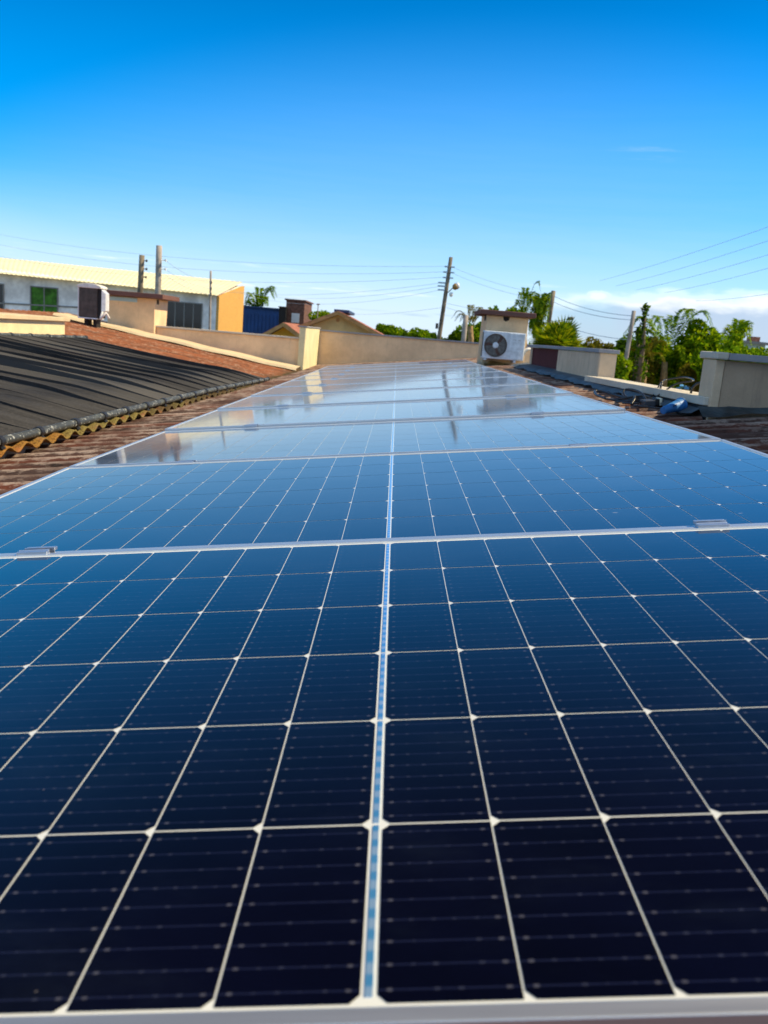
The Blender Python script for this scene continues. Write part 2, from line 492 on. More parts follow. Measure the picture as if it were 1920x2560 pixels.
M['acwhite'] = simple('white_enamel', (0.66, 0.70, 0.74), 0.45, var=0.14, vs=14)
M['acgrey'] = simple('grey_grille', (0.21, 0.205, 0.19), 0.5, var=0.25, vs=30)
M['acdark'] = simple('dark_coil', (0.075, 0.056, 0.043), 0.55, var=0.3, vs=12)
M['rust'] = simple('rusty_blade', (0.13, 0.055, 0.042), 0.6, var=0.3, vs=20)
M['hose'] = simple('white_insulation', (0.78, 0.74, 0.68), 0.8, var=0.12, vs=25)
M['copper'] = simple('tarnished_brass', (0.32, 0.19, 0.05), 0.45, 0.3, 0.35, 20)
M['wood'] = simple('weathered_wood', (0.22, 0.14, 0.06), 0.8, var=0.4, vs=12)
M['pole'] = simple('weathered_concrete_pole', (0.21, 0.17, 0.12), 0.9, var=0.35, vs=3, bump=0.4, bs=30)
M['polegrey'] = simple('grey_concrete_pole', (0.36, 0.31, 0.27), 0.9, var=0.25, vs=3)
M['wire'] = simple('power_wire', (0.42, 0.54, 0.66), 0.7, var=0.1)
M['trunk'] = simple('bark', (0.16, 0.11, 0.065), 0.9, var=0.4, vs=6)
M['palmtrunk'] = simple('palm_bark', (0.34, 0.22, 0.10), 0.9, var=0.4, vs=6)
M['greywall'] = simple('raw_blockwork', (0.84, 0.83, 0.80), 0.9, var=0.2, vs=1.2, bump=0.3, bs=6)
M['whitewall'] = simple('white_wall', (0.66, 0.66, 0.66), 0.9, var=0.1, vs=1)
M['whiteroof'] = simple('white_roof_sheet', (0.92, 0.83, 0.52), 0.55, var=0.06, vs=0.3)
M['glassdark'] = simple('dark_glass', (0.010, 0.011, 0.014), 0.08, var=0.3, vs=1)
M['curtain'] = simple('green_curtain', (0.045, 0.16, 0.012), 0.85, var=0.45, vs=2.4)
M['bluewall'] = simple('blue_metal_wall', (0.011, 0.066, 0.22), 0.5, var=0.18, vs=0.6)
M['brickbrown'] = simple('brown_brick', (0.155, 0.070, 0.048), 0.9, var=0.35, vs=5)
M['yellowwall'] = simple('yellow_wall', (0.62, 0.37, 0.035), 0.9, var=0.12, vs=1.5)
M['tanwall'] = simple('tan_wall', (0.52, 0.42, 0.19), 0.9, var=0.12, vs=1.5)
M['fascia'] = simple('brown_fascia', (0.40, 0.235, 0.085), 0.8, var=0.2, vs=3)
M['redtile'] = simple('red_roof_tile', (0.36, 0.135, 0.085), 0.85, var=0.35, vs=6)
M['navy'] = simple('navy_sheet', (0.015, 0.045, 0.13), 0.5, var=0.2)
M['teal'] = simple('pale_teal_wall', (0.42, 0.62, 0.68), 0.85, var=0.1, vs=1)
M['blueroof'] = simple('blue_roof_sheet', (0.10, 0.33, 0.62), 0.5, var=0.12, vs=1)
M['lampwhite'] = simple('white_lamp_shell', (0.85, 0.84, 0.80), 0.3, var=0.04)
M['lampbrown'] = simple('bronze_lamp_shell', (0.30, 0.17, 0.05), 0.4, 0.3, var=0.1)


def mat_mats():
    def b(q, p, co, uv):
        n = q.noise(q.map(co, (0.7, 9, 1)), 2.0, 4, 0.6)
        m = q.noise(co, 90, 2, 0.5)
        c = q.mix(q.smooth(n, 0.3, 0.7), (0.024, 0.023, 0.024), (0.048, 0.046, 0.046))
        c = q.mix(q.m('MULTIPLY', q.smooth(m, 0.5, 0.75), 0.35), c, (0.11, 0.10, 0.095))
        oi = q.n('ShaderNodeObjectInfo')
        c = q.mix(q.smooth(oi.outputs['Random'], 0.55, 1.0), c, (0.080, 0.076, 0.073))
        q.inp(p.inputs['Base Color'], c)
        p.inputs['Roughness'].default_value = 0.75
        p.inputs['Specular IOR Level'].default_value = 0.3
    return material('solar_matting', b)
M['mat'] = mat_mats()


def mat_brick():
    def b(q, p, co, uv):
        t = q.n('ShaderNodeTexBrick')
        q.inp(t.inputs['Vector'], q.map(co, (1, 1, 1), rot=(0, math.radians(90), math.radians(90))))
        t.inputs['Scale'].default_value = 3.0
        t.inputs['Color1'].default_value = (0.56, 0.26, 0.045, 1); t.inputs['Color2'].default_value = (0.64, 0.34, 0.06, 1)
        t.inputs['Mortar'].default_value = (0.62, 0.40, 0.17, 1)
        n = q.noise(co, 0.7, 4, 0.6)
        q.inp(p.inputs['Base Color'], q.mix(q.m('MULTIPLY', n, 0.6), t.outputs[0], (0.68, 0.40, 0.09)))
        p.inputs['Roughness'].default_value = 0.9
    return material('orange_brick', b)
M['orangebrick'] = mat_brick()


def mat_ground():
    def b(q, p, co, uv):
        n = q.noise(co, 0.05, 6, 0.6); m = q.noise(co, 0.6, 5, 0.6)
        c = q.mix(q.smooth(n, 0.42, 0.58), (0.055, 0.085, 0.022), (0.26, 0.20, 0.125))
        c = q.mix(q.m('MULTIPLY', m, 0.5), c, (0.12, 0.10, 0.06))
        q.inp(p.inputs['Base Color'], c); p.inputs['Roughness'].default_value = 1.0
    return material('earth_and_grass', b)
M['ground'] = mat_ground()
M['leafA'] = leaf_mat('leaf_mid', [(0.024, 0.065, 0.006), (0.080, 0.18, 0.008), (0.17, 0.30, 0.010), (0.36, 0.46, 0.012)], 0.52)
M['leafB'] = leaf_mat('leaf_dark', [(0.014, 0.036, 0.006), (0.042, 0.10, 0.008), (0.10, 0.19, 0.010), (0.21, 0.30, 0.012)], 0.45)
M['leafC'] = leaf_mat('leaf_bright', [(0.06, 0.14, 0.008), (0.15, 0.28, 0.010), (0.28, 0.40, 0.012), (0.44, 0.50, 0.015)])
M['leafD'] = leaf_mat('leaf_olive', [(0.05, 0.05, 0.010), (0.13, 0.115, 0.015), (0.22, 0.18, 0.02), (0.12, 0.15, 0.02)])
M['leafE'] = leaf_mat('leaf_sunny', [(0.035, 0.09, 0.006), (0.13, 0.26, 0.008), (0.27, 0.41, 0.010), (0.50, 0.56, 0.012)], 0.55)
M['leafP'] = leaf_mat('palm_leaf', [(0.035, 0.09, 0.010), (0.09, 0.19, 0.012), (0.20, 0.31, 0.014), (0.36, 0.40, 0.02)])
M['leafQ'] = leaf_mat('palm_leaf_yellow', [(0.05, 0.12, 0.008), (0.13, 0.23, 0.010), (0.32, 0.38, 0.012), (0.50, 0.46, 0.015)])

# ------------------------------------------------------------------ the ground
GZ = -3.45
gm = MB().grid(lambda a, b: (-2500 + 5000 * a, -500 + 4500 * b, GZ + 0.15 * math.sin(a * 90) * math.sin(b * 70)), 40, 40)
tag(obj('ground', gm, M['ground']), kind='structure')

# ------------------------------------------------------------------ the house under the panels
PV, ROWH, MARG, PITCH_A, C0, HALF = 1.13325, 0.17952, 0.02579, 0.0842, 0.0042, 1.0316
PER, AMP, NR = 0.177, 0.026, -0.118
house = thing('house', 'plastered house whose rust-stained corrugated roofs carry the row of solar panels', 'house', (0, 6, GZ))

def lower_roof():
    mb = MB()
    def strip(u0, u1, v0, v1, nu):
        nv = int((v1 - v0) / PER * 9)
        def fn(a, b):
            u = u0 + (u1 - u0) * a; v = v0 + (v1 - v0) * b
            n = NR + AMP * math.cos(2 * math.pi * v / PER) + 0.004 * math.sin(u * 1.7 + v * 0.6)
            return R(u, v, n)
        mb.grid(fn, nu, nv)
    strip(-2.3, 1.66, -1.6, 15.75, 22)
    strip(1.66, 3.0, -1.6, 4.0, 6)
    return mb
lm_ = lower_roof()
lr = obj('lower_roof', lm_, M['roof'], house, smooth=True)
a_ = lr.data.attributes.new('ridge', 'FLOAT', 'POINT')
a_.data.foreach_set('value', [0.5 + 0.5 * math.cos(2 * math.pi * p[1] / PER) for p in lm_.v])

def XH(Y): return -1.74 + 0.03 * (Y - 3.2)
def SAG(Y): return min(0.036, 0.012 * max(0.0, Y - 7))
SL = 0.142
def crest(X, Y): return -0.255 + SL * (XH(Y) - X) - SAG(Y)
UAMP = 0.0165

edge_cache = {}
def edge_s(Y):
    k = int(math.floor(Y / (PER * 5)))
    if k not in edge_cache: edge_cache[k] = -0.028 + rnd.uniform(-0.012, 0.010)
    return edge_cache[k]

def upper_roof():
    mb = MB()
    y0, y1 = -1.6, 14.2
    nv = int((y1 - y0) / PER * 10)
    ss = [0, .012, .03, .06, .10, .16, .3, .5, .8, 1.1, 1.5, 1.9, 2.3, 2.5, 3.0, 3.6, 4.2]
    att = []
    rows_t, rows_b = [], []
    for j in range(nv + 1):
        Y = y0 + (y1 - y0) * j / nv
        e = edge_s(Y)
        for i, s in enumerate(ss):
            s2 = e + s
            X = XH(Y) - s2
            z = crest(X, Y) - UAMP + UAMP * math.cos(2 * math.pi * Y / PER) + 0.003 * math.sin(Y * 1.3 + X * 2)
            rows_t.append((X, Y, z)); rows_b.append((X, Y, z - 0.008))
    K = len(ss)
    fc = []
    for j in range(nv):
        for i in range(K - 1):
            a = j * K + i
            fc.append((a, a + 1, a + K + 1, a + K))
            b = a + K * (nv + 1)
            fc.append((b, b + K, b + K + 1, b + 1))
        a = j * K; b = a + K * (nv + 1)
        fc.append((a, a + K, b + K, b))
    mb.add(rows_t + rows_b, fc)
    for _ in range(2):
        for j in range(nv + 1):
            for s in ss: att.append(max(0.0, min(1.0, (0.20 - s) / 0.10)))
    return mb, att
um, eave_att = upper_roof()
ur = obj('upper_roof', um, M['roof_up'], house, smooth=True)
a_ = ur.data.attributes.new('eave', 'FLOAT', 'POINT'); a_.data.foreach_set('value', eave_att)

def mortar_bed():
    mb = MB()
    nv = 500
    def fn(a, b):
        Y = -1.0 + 14.5 * b
        X = XH(Y) - 0.055 + 0.012 * math.sin(Y * 9) - 0.10 * (1 - a)
        zt = crest(X, Y) - 0.026 + 0.010 * math.cos(2 * math.pi * Y / PER)
        zb = (X * math.tan(TH)) + NR - 0.02
        return (X, Y, zt + (zb - zt) * (1 if a > 0.75 else 0))
    mb.grid(fn, 4, nv)
    return mb
obj('mortar_bed', mortar_bed(), M['mortar'], house)
ow = MB()
ow.box(-6.6, 1.75, 3.95, 16.0, GZ - 0.1, -0.62); ow.box(-6.6, 3.0, -1.5, 3.95, GZ - 0.1, -0.62)
obj('outer_wall', ow, M['plaster'], house)

# flat mortar strip that runs down the left slope in front of the far parapet
ms = MB()
pts = []
for X in np.linspace(-5.2, -1.50, 24):
    for Y, dz in ((12.62, 0.012), (12.66, 0.045), (13.22, 0.050), (13.26, 0.01)):
        pts.append((X, Y + 0.02 * math.sin(X * 5), crest(X, Y) + dz + 0.006 * math.sin(X * 7)))
fc = [(i * 4 + k, i * 4 + k + 1, i * 4 + k + 5, i * 4 + k + 4) for i in range(23) for k in range(3)]
ms.add(pts, fc)
obj('mortar_strip', ms, M['strip'], house)

# metal flashing along the right edge of the roof, folded over the wave crests
fl = MB()
def flash_fn(a, b):
    v = 3.9 + 6.9 * b
    lip = 1.485 + 0.010 * math.sin(v * 7.3) + 0.006 * math.sin(v * 21.5)
    u = lip + (1.70 - lip) * a
    n = -0.085 + 0.028 * max(0, (u - 1.475) / 0.06) + 0.003 * math.sin(v * 4.1) * (1 - a)
    n = min(n, -0.056 + 0.04 * max(0, u - 1.54))
    return R(u, v, n)
fl.grid(flash_fn, 9, 400)
obj('flashing', fl, M['flash'], house)
# bitumen skirt in front of the right pier
bt = MB()
def skirt(a, b):
    u = 1.50 + 1.2 * b
    y = 3.76 + 0.025 * math.sin(u * 11) + 0.10 * a
    n = NR + AMP + 0.006 + 0.040 * a ** 1.5 + 0.004 * math.sin(u * 23 + a * 5)
    return R(u, y, n)
bt.grid(skirt, 8, 60)
obj('bitumen_skirt', bt, M['bitumen'], house, smooth=True)

# ------------------------------------------------------------------ solar panels
def make_panel():
    root = thing('solar_panel', '', 'solar panel')
    fr = MB()
    W, v0, v1, t, h = HALF, 0.010, PV - 0.010, 0.012, 0.036
    fr.box(-W, W, v0, v0 + t, -h, 0); fr.box(-W, W, v1 - t, v1, -h, 0)
    fr.box(-W, -W + t, v0 + t, v1 - t, -h, 0); fr.box(W - t, W, v0 + t, v1 - t, -h, 0)
    obj('frame', fr, M['alu'], root, local=True, bevel=0.0009)
    bs = MB()
    x1, a0, a1 = W - t, v0 + t, v1 - t
    bs.box(-x1, x1, a0, a1, -0.008, -0.0030)
    obj('backsheet', bs, M['backsheet'], root, local=True)
    ce = MB(); uvs = []
    ch, z = 0.0058, -0.0026
    gx, gv = 0.0007, 0.0011
    for s in (-1, 1):
        for k in range(12):
            xi = C0 + k * PITCH_A + gx; xo = C0 + (k + 1) * PITCH_A - gx
            for j in range(6):
                b0 = MARG + j * ROWH + gv; b1 = MARG + (j + 1) * ROWH - gv
                poly = [(xi + ch, b0), (xo, b0), (xo, b1), (xi + ch, b1), (xi, b1 - ch * 1.1), (xi, b0 + ch * 1.1)]
                if s < 0: poly = [(-x, y) for x, y in poly][::-1]
                ce.add([(x, y, z) for x, y in poly], [tuple(range(6))])
                uvs += [((abs(x) - xi) / (xo - xi), (y - b0) / (b1 - b0)) for x, y in poly]
    o = obj('cells', ce, M['cells'], root, local=True)
    ul = o.data.uv_layers.new(name='UVMap')
    for i, q in enumerate(uvs): ul.data[i].uv = q
    rb = MB()
    for j in range(6):
        b0 = MARG + j * ROWH + 0.002; b1 = MARG + (j + 1) * ROWH - 0.002
        if j == 0: b0 += 0.004
        if j == 5: b1 -= 0.004
        rb.box(-0.0023, 0.0023, b0, b1, -0.0029, -0.0022)
    obj('ribbon', rb, M['ribbon'], root, local=True)
    return root

ORD = ['first', 'second', 'third', 'fourth', 'fifth', 'sixth', 'seventh', 'eighth', 'ninth', 'tenth', 'eleventh']
PLAB = ['nearest solar panel with dark navy cells and its silver bottom frame edge in view',
        'second solar panel from the camera, mid-blue cells, between first and second seams']
for i in range(2, 10): PLAB.append('%s solar panel from the camera, pale with reflected sky, in the long row' % ORD[i])
PLAB.append('last solar panel of the row, at the far end before the beige wall')
TILT = [0, 0.0, -0.001, -0.001, -0.0015, -0.004, -0.005, -0.005, -0.004, -0.003, -0.003]
TDEG = [0.10, 0.45, -0.50, -0.42, -0.36, -0.30, -0.25, -0.22, -0.2, -0.15, -0.15]     # the panels do not sit quite true to one plane
DROP = [0.0]
for t_ in TILT: DROP.append(DROP[-1] + t_)
proto = make_panel()
for k in range(11):
    o = proto if k == 0 else copy_tree(proto)
    ti = math.radians(TDEG[k])
    o.location = tuple(R(0, k * PV, 0.5 * (DROP[k] + DROP[k + 1]) - 0.5 * PV * math.sin(ti)))
    o.rotation_euler = (Matrix.Rotation(-TH, 3, 'Y') @ Matrix.Rotation(ti, 3, 'X')).to_euler()
    tag(o, PLAB[k], 'solar panel', 'solar panels in the long row on the roof')

def make_clamp():
    root = thing('panel_clamp', '', 'clamp')
    br = MB()
    L = 0.028
    br.box(-L, L, -0.021, -0.0085, 0.0004, 0.0062); br.box(-L + 0.004, L + 0.004, 0.0085, 0.021, 0.0004, 0.0062)
    br.box(-L, L, -0.0085, -0.0062, -0.030, 0.0075); br.box(-L + 0.004, L + 0.004, 0.0062, 0.0085, -0.030, 0.0075)
    br.box(-L, L, -0.0062, 0.0062, -0.032, -0.029)
    obj('bracket', br, M['clamp'], root, local=True, bevel=0.0006)
    bo = MB()
    bo.tube([(0.002, 0, -0.029), (0.002, 0, 0.002)], 0.0055, 6)
    bo.tube([(0.002, 0, 0.002), (0.002, 0, 0.0042)], 0.0034, 8)
    obj('bolt', bo, M['bolt'], root, local=True)
    return root
CL = [-.655, -.655, -.638, -.644, -.625, -.614, -.60, -.60, -.60, -.60]
CR = [.587, .583, .639, .673, .70, .706, .709, .715, .72, .73]
cp = make_clamp(); first = True
for i in range(10):
    for side, u in (('left', CL[i]), ('right', CR[i])):
        o = cp if first else copy_tree(cp)
        first = False
        o.location = tuple(R(u, (i + 1) * PV, DROP[i + 1])); o.rotation_euler = (0, -TH, 0)
        tag(o, 'aluminium clamp on the %s half of the %s seam between panels' % (side, ORD[i]), 'clamp', 'clamps on the seams between solar panels')

# ------------------------------------------------------------------ pool heater on the left slope
YC = [1.73, 2.13, 2.53, 2.93, 3.33, 3.73, 4.17, 4.575, 4.96, 5.357, 5.753, 6.156, 6.57, 6.96, 7.33, 7.71, 8.09, 8.52, 8.94, 9.34, 9.66, 9.98]
HL = 2.22
heat = thing('pool_heater', 'black rubber solar pool heater mats lying on the left corrugated roof', 'pool heater', (-2.8, 6, 0))
def hz(s, Y): return crest(XH(Y) - s, Y)
for s0, up in ((0.0, 0), (HL, 1)):
    mb = MB()
    ys = np.linspace(YC[0], YC[-1] + 0.01, 60)
    mb.tube([(XH(y) - s0, y, hz(s0, y) + 0.021) for y in ys], 0.0205, 14)
    obj('header_pipe', mb, M['header'], heat, smooth=True)
    for y in YC:
        rg = MB()
        P0 = np.array([XH(y) - s0, y, hz(s0, y) + 0.021])
        rg.tube([P0 + (0, -0.020, 0), P0 + (0, -0.018, 0), P0 + (0, 0.018, 0), P0 + (0, 0.020, 0)], [0.022, 0.0265, 0.0265, 0.022], 14)
        rg.tube([P0 + (0.012, 0, -0.022), P0 + (0.024, 0, -0.034)], 0.012, 6)
        obj('coupling', rg, M['rubber'], heat, smooth=False)
for i in range(len(YC) - 1):
    ya, yb = YC[i], YC[i + 1]
    w = yb - ya
    ph = rnd.uniform(-0.35, 0.35); A = 0.085 + rnd.uniform(-0.02, 0.02)
    l0, l1, l2_ = rnd.uniform(.010, .030), rnd.uniform(0, 6.28), rnd.uniform(.010, .026)
    f0, f1 = rnd.uniform(0, .016), rnd.uniform(0, 6.28)
    ns, nw = 44, 58
    def mfn(a, b):
        s = HL * a
        env = math.sin(math.pi * min(1, max(0, a))) ** 0.6
        lat = A * env * math.sin(2 * math.pi * (0.78 * a) + ph + 0.5) - 0.10 * math.exp(-((a - 0.14) / 0.10) ** 2)
        skirt_ = b < 1e-6
        bb = max(0.0, (b * nw - 1) / (nw - 1))
        wid = w * (1.0 + 0.04 * env)
        y = ya + w * 0.5 + (bb - 0.5) * wid + lat
        near = env * (l0 + l2_ * (0.5 + 0.5 * math.sin(5.2 * a + l1))) * (1 - bb) ** 1.4
        far = env * f0 * (0.5 + 0.5 * math.sin(6.1 * a + f1)) * bb ** 2
        bulge = 0.024 * math.exp(-((a - 0.16) / 0.12) ** 2)
        rib = 0.0034 * math.cos(2 * math.pi * bb * 14.5)
        yy = min(max(y, YC[0] - 0.4), YC[-1] + 0.25)
        z = hz(s, yy) + 0.016 + bulge + near + far + rib
        if skirt_: return (XH(yy) - s, y + 0.015, hz(s, yy) - 0.02)
        return (XH(yy) - s, y, z)
    mb = MB().grid(mfn, ns, nw)
    obj('tube_mat', mb, M['mat'], heat, smooth=False)

# ------------------------------------------------------------------ walls on the roof
def wall(name, label, cat, mat, hexes, loc, bevel=0.006, group=None):
    t = thing(name, label, cat, loc, group)
    mb = MB()
    for h in hexes: mb.box(*h)
    obj('wall_body', mb, mat, t, bevel=bevel)
    return t

# cream wall above the heater
t = wall('parapet_wall', 'sunlit cream parapet wall behind the top of the black heater mats', 'wall', M['cream'], [(-4.6, -4.03, -1.5, 10.05, -0.6, 0.215)], (-4.2, 6, 0))
obj('cap', MB().box(-4.72, -3.985, -1.5, 10.10, 0.217, 0.262), M['strip'], t, bevel=0.005)

# left service box with brown slab
bx = thing('service_box', 'beige masonry box with brown slab lid and glazed slit, on the left roof', 'roof box', (-4.2, 13.6, 0))
mb = MB()
mb.hexa([(-4.62, 13.3, -0.3), (-3.86, 13.3, -0.3), (-3.90, 14.05, -0.3), (-4.62, 14.05, -0.3), (-4.60, 13.3, 0.63), (-3.865, 13.3, 0.63), (-3.865, 14.1, 0.63), (-4.60, 14.1, 0.63)])
obj('box_body', mb, M['plaster'], bx, bevel=0.006)
obj('slab_lid', MB().box(-4.72, -3.70, 13.16, 14.2, 0.633, 0.705), M['browncap'], bx, bevel=0.008)
obj('window_slit', MB().box(-4.57, -4.14, 13.285, 13.32, 0.555, 0.615), M['teal'], bx)
obj('vent_hole', MB().box(-3.87, -3.858, 13.42, 13.52, 0.55, 0.62), M['black'], bx)

# parapet between box and pillar, the return wall, the far wall
t = wall('parapet_wall', 'low beige parapet stretching from the left service box to the bright pillar', 'wall', M['plaster'], [(-3.86, -1.56, 13.40, 13.58, -0.6, 0.195)], (-2.7, 13.5, 0))
obj('cap', MB().box(-3.86, -1.575, 13.37, 13.61, 0.197, 0.222), M['captop'], t)
t = thing('wall_pillar', 'bright sunlit pillar of wall between the two beige far parapets', 'pillar', (-1.5, 14, 0))
mb = MB().hexa([(-1.565, 13.28, -0.6), (-1.475, 13.28, -0.6), (-1.475, 15.68, -0.6), (-1.565, 15.68, -0.6), (-1.56, 13.28, 0.385), (-1.455, 13.28, 0.385), (-1.455, 15.68, 0.385), (-1.56, 15.68, 0.385)])
obj('wall_body', mb, M['cream'], t, bevel=0.01)
obj('cap', MB().box(-1.575, -1.44, 13.26, 15.70, 0.387, 0.405), M['cap'], t)
t = wall('parapet_wall', 'long beige far wall closing the roof behind the last solar panel', 'wall', M['plaster'], [(-1.455, 2.6, 15.70, 15.88, -0.7, 0.345)], (0.5, 15.8, 0))
obj('cap', MB().box(-1.455, 2.62, 15.67, 15.91, 0.347, 0.372), M['cap'], t)

# right parapet: stained part, maroon part, ledge, cap
t = thing('parapet_wall', 'stained grey-beige parapet with a maroon painted section, right of the panels', 'wall', (1.7, 8, 0))
obj('wall_body', MB().box(1.632, 1.765, 6.62, 8.42, -0.4, 0.364), M['plaster_b'], t, bevel=0.006)
obj('end_face', MB().box(1.636, 1.768, 6.60, 6.618, -0.3, 0.364), M['plaster_d'], t)
obj('painted_section', MB().box(1.672, 1.765, 8.42, 10.30, -0.4, 0.362), M['maroon'], t)
obj('end_post', MB().box(1.66, 1.765, 10.30, 10.42, -0.4, 0.362), M['plaster_b'], t, bevel=0.005)
obj('ledge', MB().box(1.612, 1.671, 8.422, 10.44, -0.1, 0.150), M['captop'], t, bevel=0.004)
obj('cap', MB().box(1.615, 1.785, 6.585, 10.46, 0.366, 0.398), M['cap'], t, bevel=0.004)
# low curb
t = thing('parapet_curb', 'low grey concrete curb with sunlit top along the right roof edge', 'curb', (1.6, 5, 0))
obj('wall_body', MB().hexa([(1.535, 3.86, -0.3), (1.72, 3.86, -0.3), (1.72, 6.58, -0.3), (1.535, 6.58, -0.3), (1.535, 3.86, 0.150), (1.72, 3.86, 0.150), (1.72, 6.58, 0.132), (1.535, 6.58, 0.132)]), M['black'], t)
obj('cap', MB().hexa([(1.526, 3.86, 0.152), (1.735, 3.86, 0.152), (1.735, 6.58, 0.134), (1.526, 6.58, 0.134), (1.526, 3.86, 0.194), (1.735, 3.86, 0.194), (1.735, 6.58, 0.176), (1.526, 6.58, 0.176)]), M['captop'], t, bevel=0.004)
# pier wall that runs across, right edge of the picture
t = thing('pier_wall', 'rough grey plaster pier with pale cap stone at the near right roof edge', 'wall', (2, 3.9, 0))
obj('wall_body', MB().box(1.594, 2.62, 3.845, 4.02, -0.4, 0.378), M['plaster_c'], t, bevel=0.005)
obj('edge_strip', MB().hexa([(1.552, 3.838, -0.3), (1.5935, 3.838, -0.3), (1.5935, 4.02, -0.3), (1.552, 4.02, -0.3), (1.548, 3.838, 0.378), (1.592, 3.838, 0.378), (1.592, 4.02, 0.378), (1.548, 4.02, 0.378)]), M['plaster_d'], t, bevel=0.004)
obj('cap_end', MB().box(1.535, 1.594, 3.80, 4.05, 0.380, 0.416), M['captop'], t, bevel=0.008)
obj('cap', MB().box(1.5955, 2.64, 3.805, 4.05, 0.381, 0.414), M['cap'], t, bevel=0.004)
t = wall('parapet_wall', 'tall grey plaster wall to the right of the near roof edge', 'wall', M['plaster_c'], [(2.622, 2.80, -1.5, 4.02, -0.4, 1.75)], (2.5, 1, 0))  # unseen wall, added to cast shade over the near right roof

# ------------------------------------------------------------------ right service box with the fan unit
ch = thing('service_box', 'beige masonry box with overhanging brown slab lid, beside the right parapet', 'roof box', (1.5, 12, 0))
mb = MB().hexa([(1.195, 11.7, -0.4), (1.79, 11.7, -0.4), (1.79, 12.45, -0.4), (1.195, 12.45, -0.4), (1.205, 11.7, 0.753), (1.785, 11.7, 0.753), (1.785, 12.45, 0.753), (1.205, 12.45, 0.753)])
obj('box_body', mb, M['plaster'], ch, bevel=0.008)
obj('slab_lid', MB().box(1.10, 1.865, 11.56, 12.60, 0.756, 0.822), M['browncap'], ch, bevel=0.010)
obj('vent_hole', MB().prism([(1.43, 11.697, 0.748), (1.44, 11.697, 0.700), (1.475, 11.697, 0.684), (1.515, 11.697, 0.705), (1.52, 11.697, 0.748)], (0, 0.01, 0)), M['black'], ch)
obj('vent_hole', MB().box(1.1975, 1.2075, 11.78, 11.98, 0.68, 0.748), M['black'], ch)

def fan_unit(name, label, x0, x1, y0, y1, z0, z1, fcx, fcz, fr, parts):
    t = thing(name, label, 'air conditioner', ((x0 + x1) / 2, y0, z0))
    b = MB().box(x0, x1, y0, y1, z0, z1)
    obj('casing', b, M['acwhite'], t, bevel=0.010)
    # the round opening: dark well, rings and wires, blades, hub
    w = MB(); w.tube([(fcx, y0 - 0.001, fcz), (fcx, y0 - 0.0035, fcz)], fr, 40)
    obj('fan_well', w, M['acgrey'], t)
    bl = MB()
    for a0 in (0.95, 3.05, 5.1):
        pts = []
        for rr, da in ((0.25, -0.22), (0.60, -0.30), (0.95, -0.10), (0.95, 0.22), (0.60, 0.16), (0.25, 0.22)):
            pts.append((fcx + fr * rr * math.cos(a0 + da), y0 - 0.006, fcz + fr * rr * math.sin(a0 + da)))
        bl.prism(pts, (0, 0.002, 0))
    obj('fan_blades', bl, M['rust'], t)
    hb = MB(); hb.tube([(fcx, y0 - 0.004, fcz), (fcx, y0 - 0.014, fcz), (fcx, y0 - 0.018, fcz)], [fr * 0.27, fr * 0.26, fr * 0.18], 20)
    obj('fan_hub', hb, M['acwhite'], t)
    gr = MB()
    for k in range(1, 8):
        rr = fr * (0.30 + 0.70 * k / 7)
        n = 32
        ring = [(fcx + rr * math.cos(2 * math.pi * i / n), y0 - 0.013, fcz + rr * math.sin(2 * math.pi * i / n)) for i in range(n + 1)]
        gr.tube(ring, 0.0075 if k == 7 else 0.0016, 5, caps=False)
    for k in range(12):
        a = 2 * math.pi * k / 12
        gr.tube([(fcx + fr * 0.28 * math.cos(a), y0 - 0.013, fcz + fr * 0.28 * math.sin(a)), (fcx + fr * math.cos(a), y0 - 0.013, fcz + fr * math.sin(a))], 0.0016, 4)
    obj('fan_grille', gr, M['acdark'], t)
    return t
ac = fan_unit('air_conditioner', 'white fan unit mounted on the beige box beside the right parapet', 1.166, 1.735, 11.44, 11.66, 0.168, 0.540, 1.335, 0.352, 0.150, None)
obj('service_panel', MB().box(1.52, 1.725, 11.434, 11.442, 0.185, 0.525), M['acwhite'], ac, bevel=0.003)
sl = MB()
for k in range(2): sl.box(1.575 + k * 0.06, 1.61 + k * 0.06, 11.431, 11.4335, 0.44, 0.445)
obj('slot', sl, M['acgrey'], ac)
obj('side_vent', MB().box(1.1635, 1.1665, 11.47, 11.63, 0.19, 0.52), M['acdark'], ac)
br = MB(); br.box(1.20, 1.225, 11.42, 11.70, 0.145, 0.167); br.box(1.60, 1.63, 11.42, 11.70, 0.135, 0.167)
obj('bracket', br, M['acwhite'], ac)
hs_ = MB(); hs_.tube(smooth_curve([(1.725, 11.55, 0.22), (1.755, 11.52, 0.30), (1.80, 11.52, 0.335), (1.85, 11.55, 0.32), (1.875, 11.6, 0.28)], 6), 0.022, 8)
obj('insulated_pipe', hs_, M['hose'], ac, smooth=True)
bd = thing('pipe_bundle', 'tarnished copper pipes and board stowed under the white fan unit', 'pipes', (1.4, 11.6, 0.1))
obj('board', MB().box(1.23, 1.70, 11.64, 11.695, 0.03, 0.10), M['wood'], bd, bevel=0.004)
pb = MB()
for k in range(3): pb.tube(smooth_curve([(1.26 + .02 * k, 11.6, 0.08), (1.30, 11.59, 0.125 - .018 * k), (1.42, 11.60, 0.118 - .02 * k), (1.60, 11.61, 0.10 - .012 * k)], 5), 0.011, 6)
obj('pipe', pb, M['copper'], bd, smooth=True)

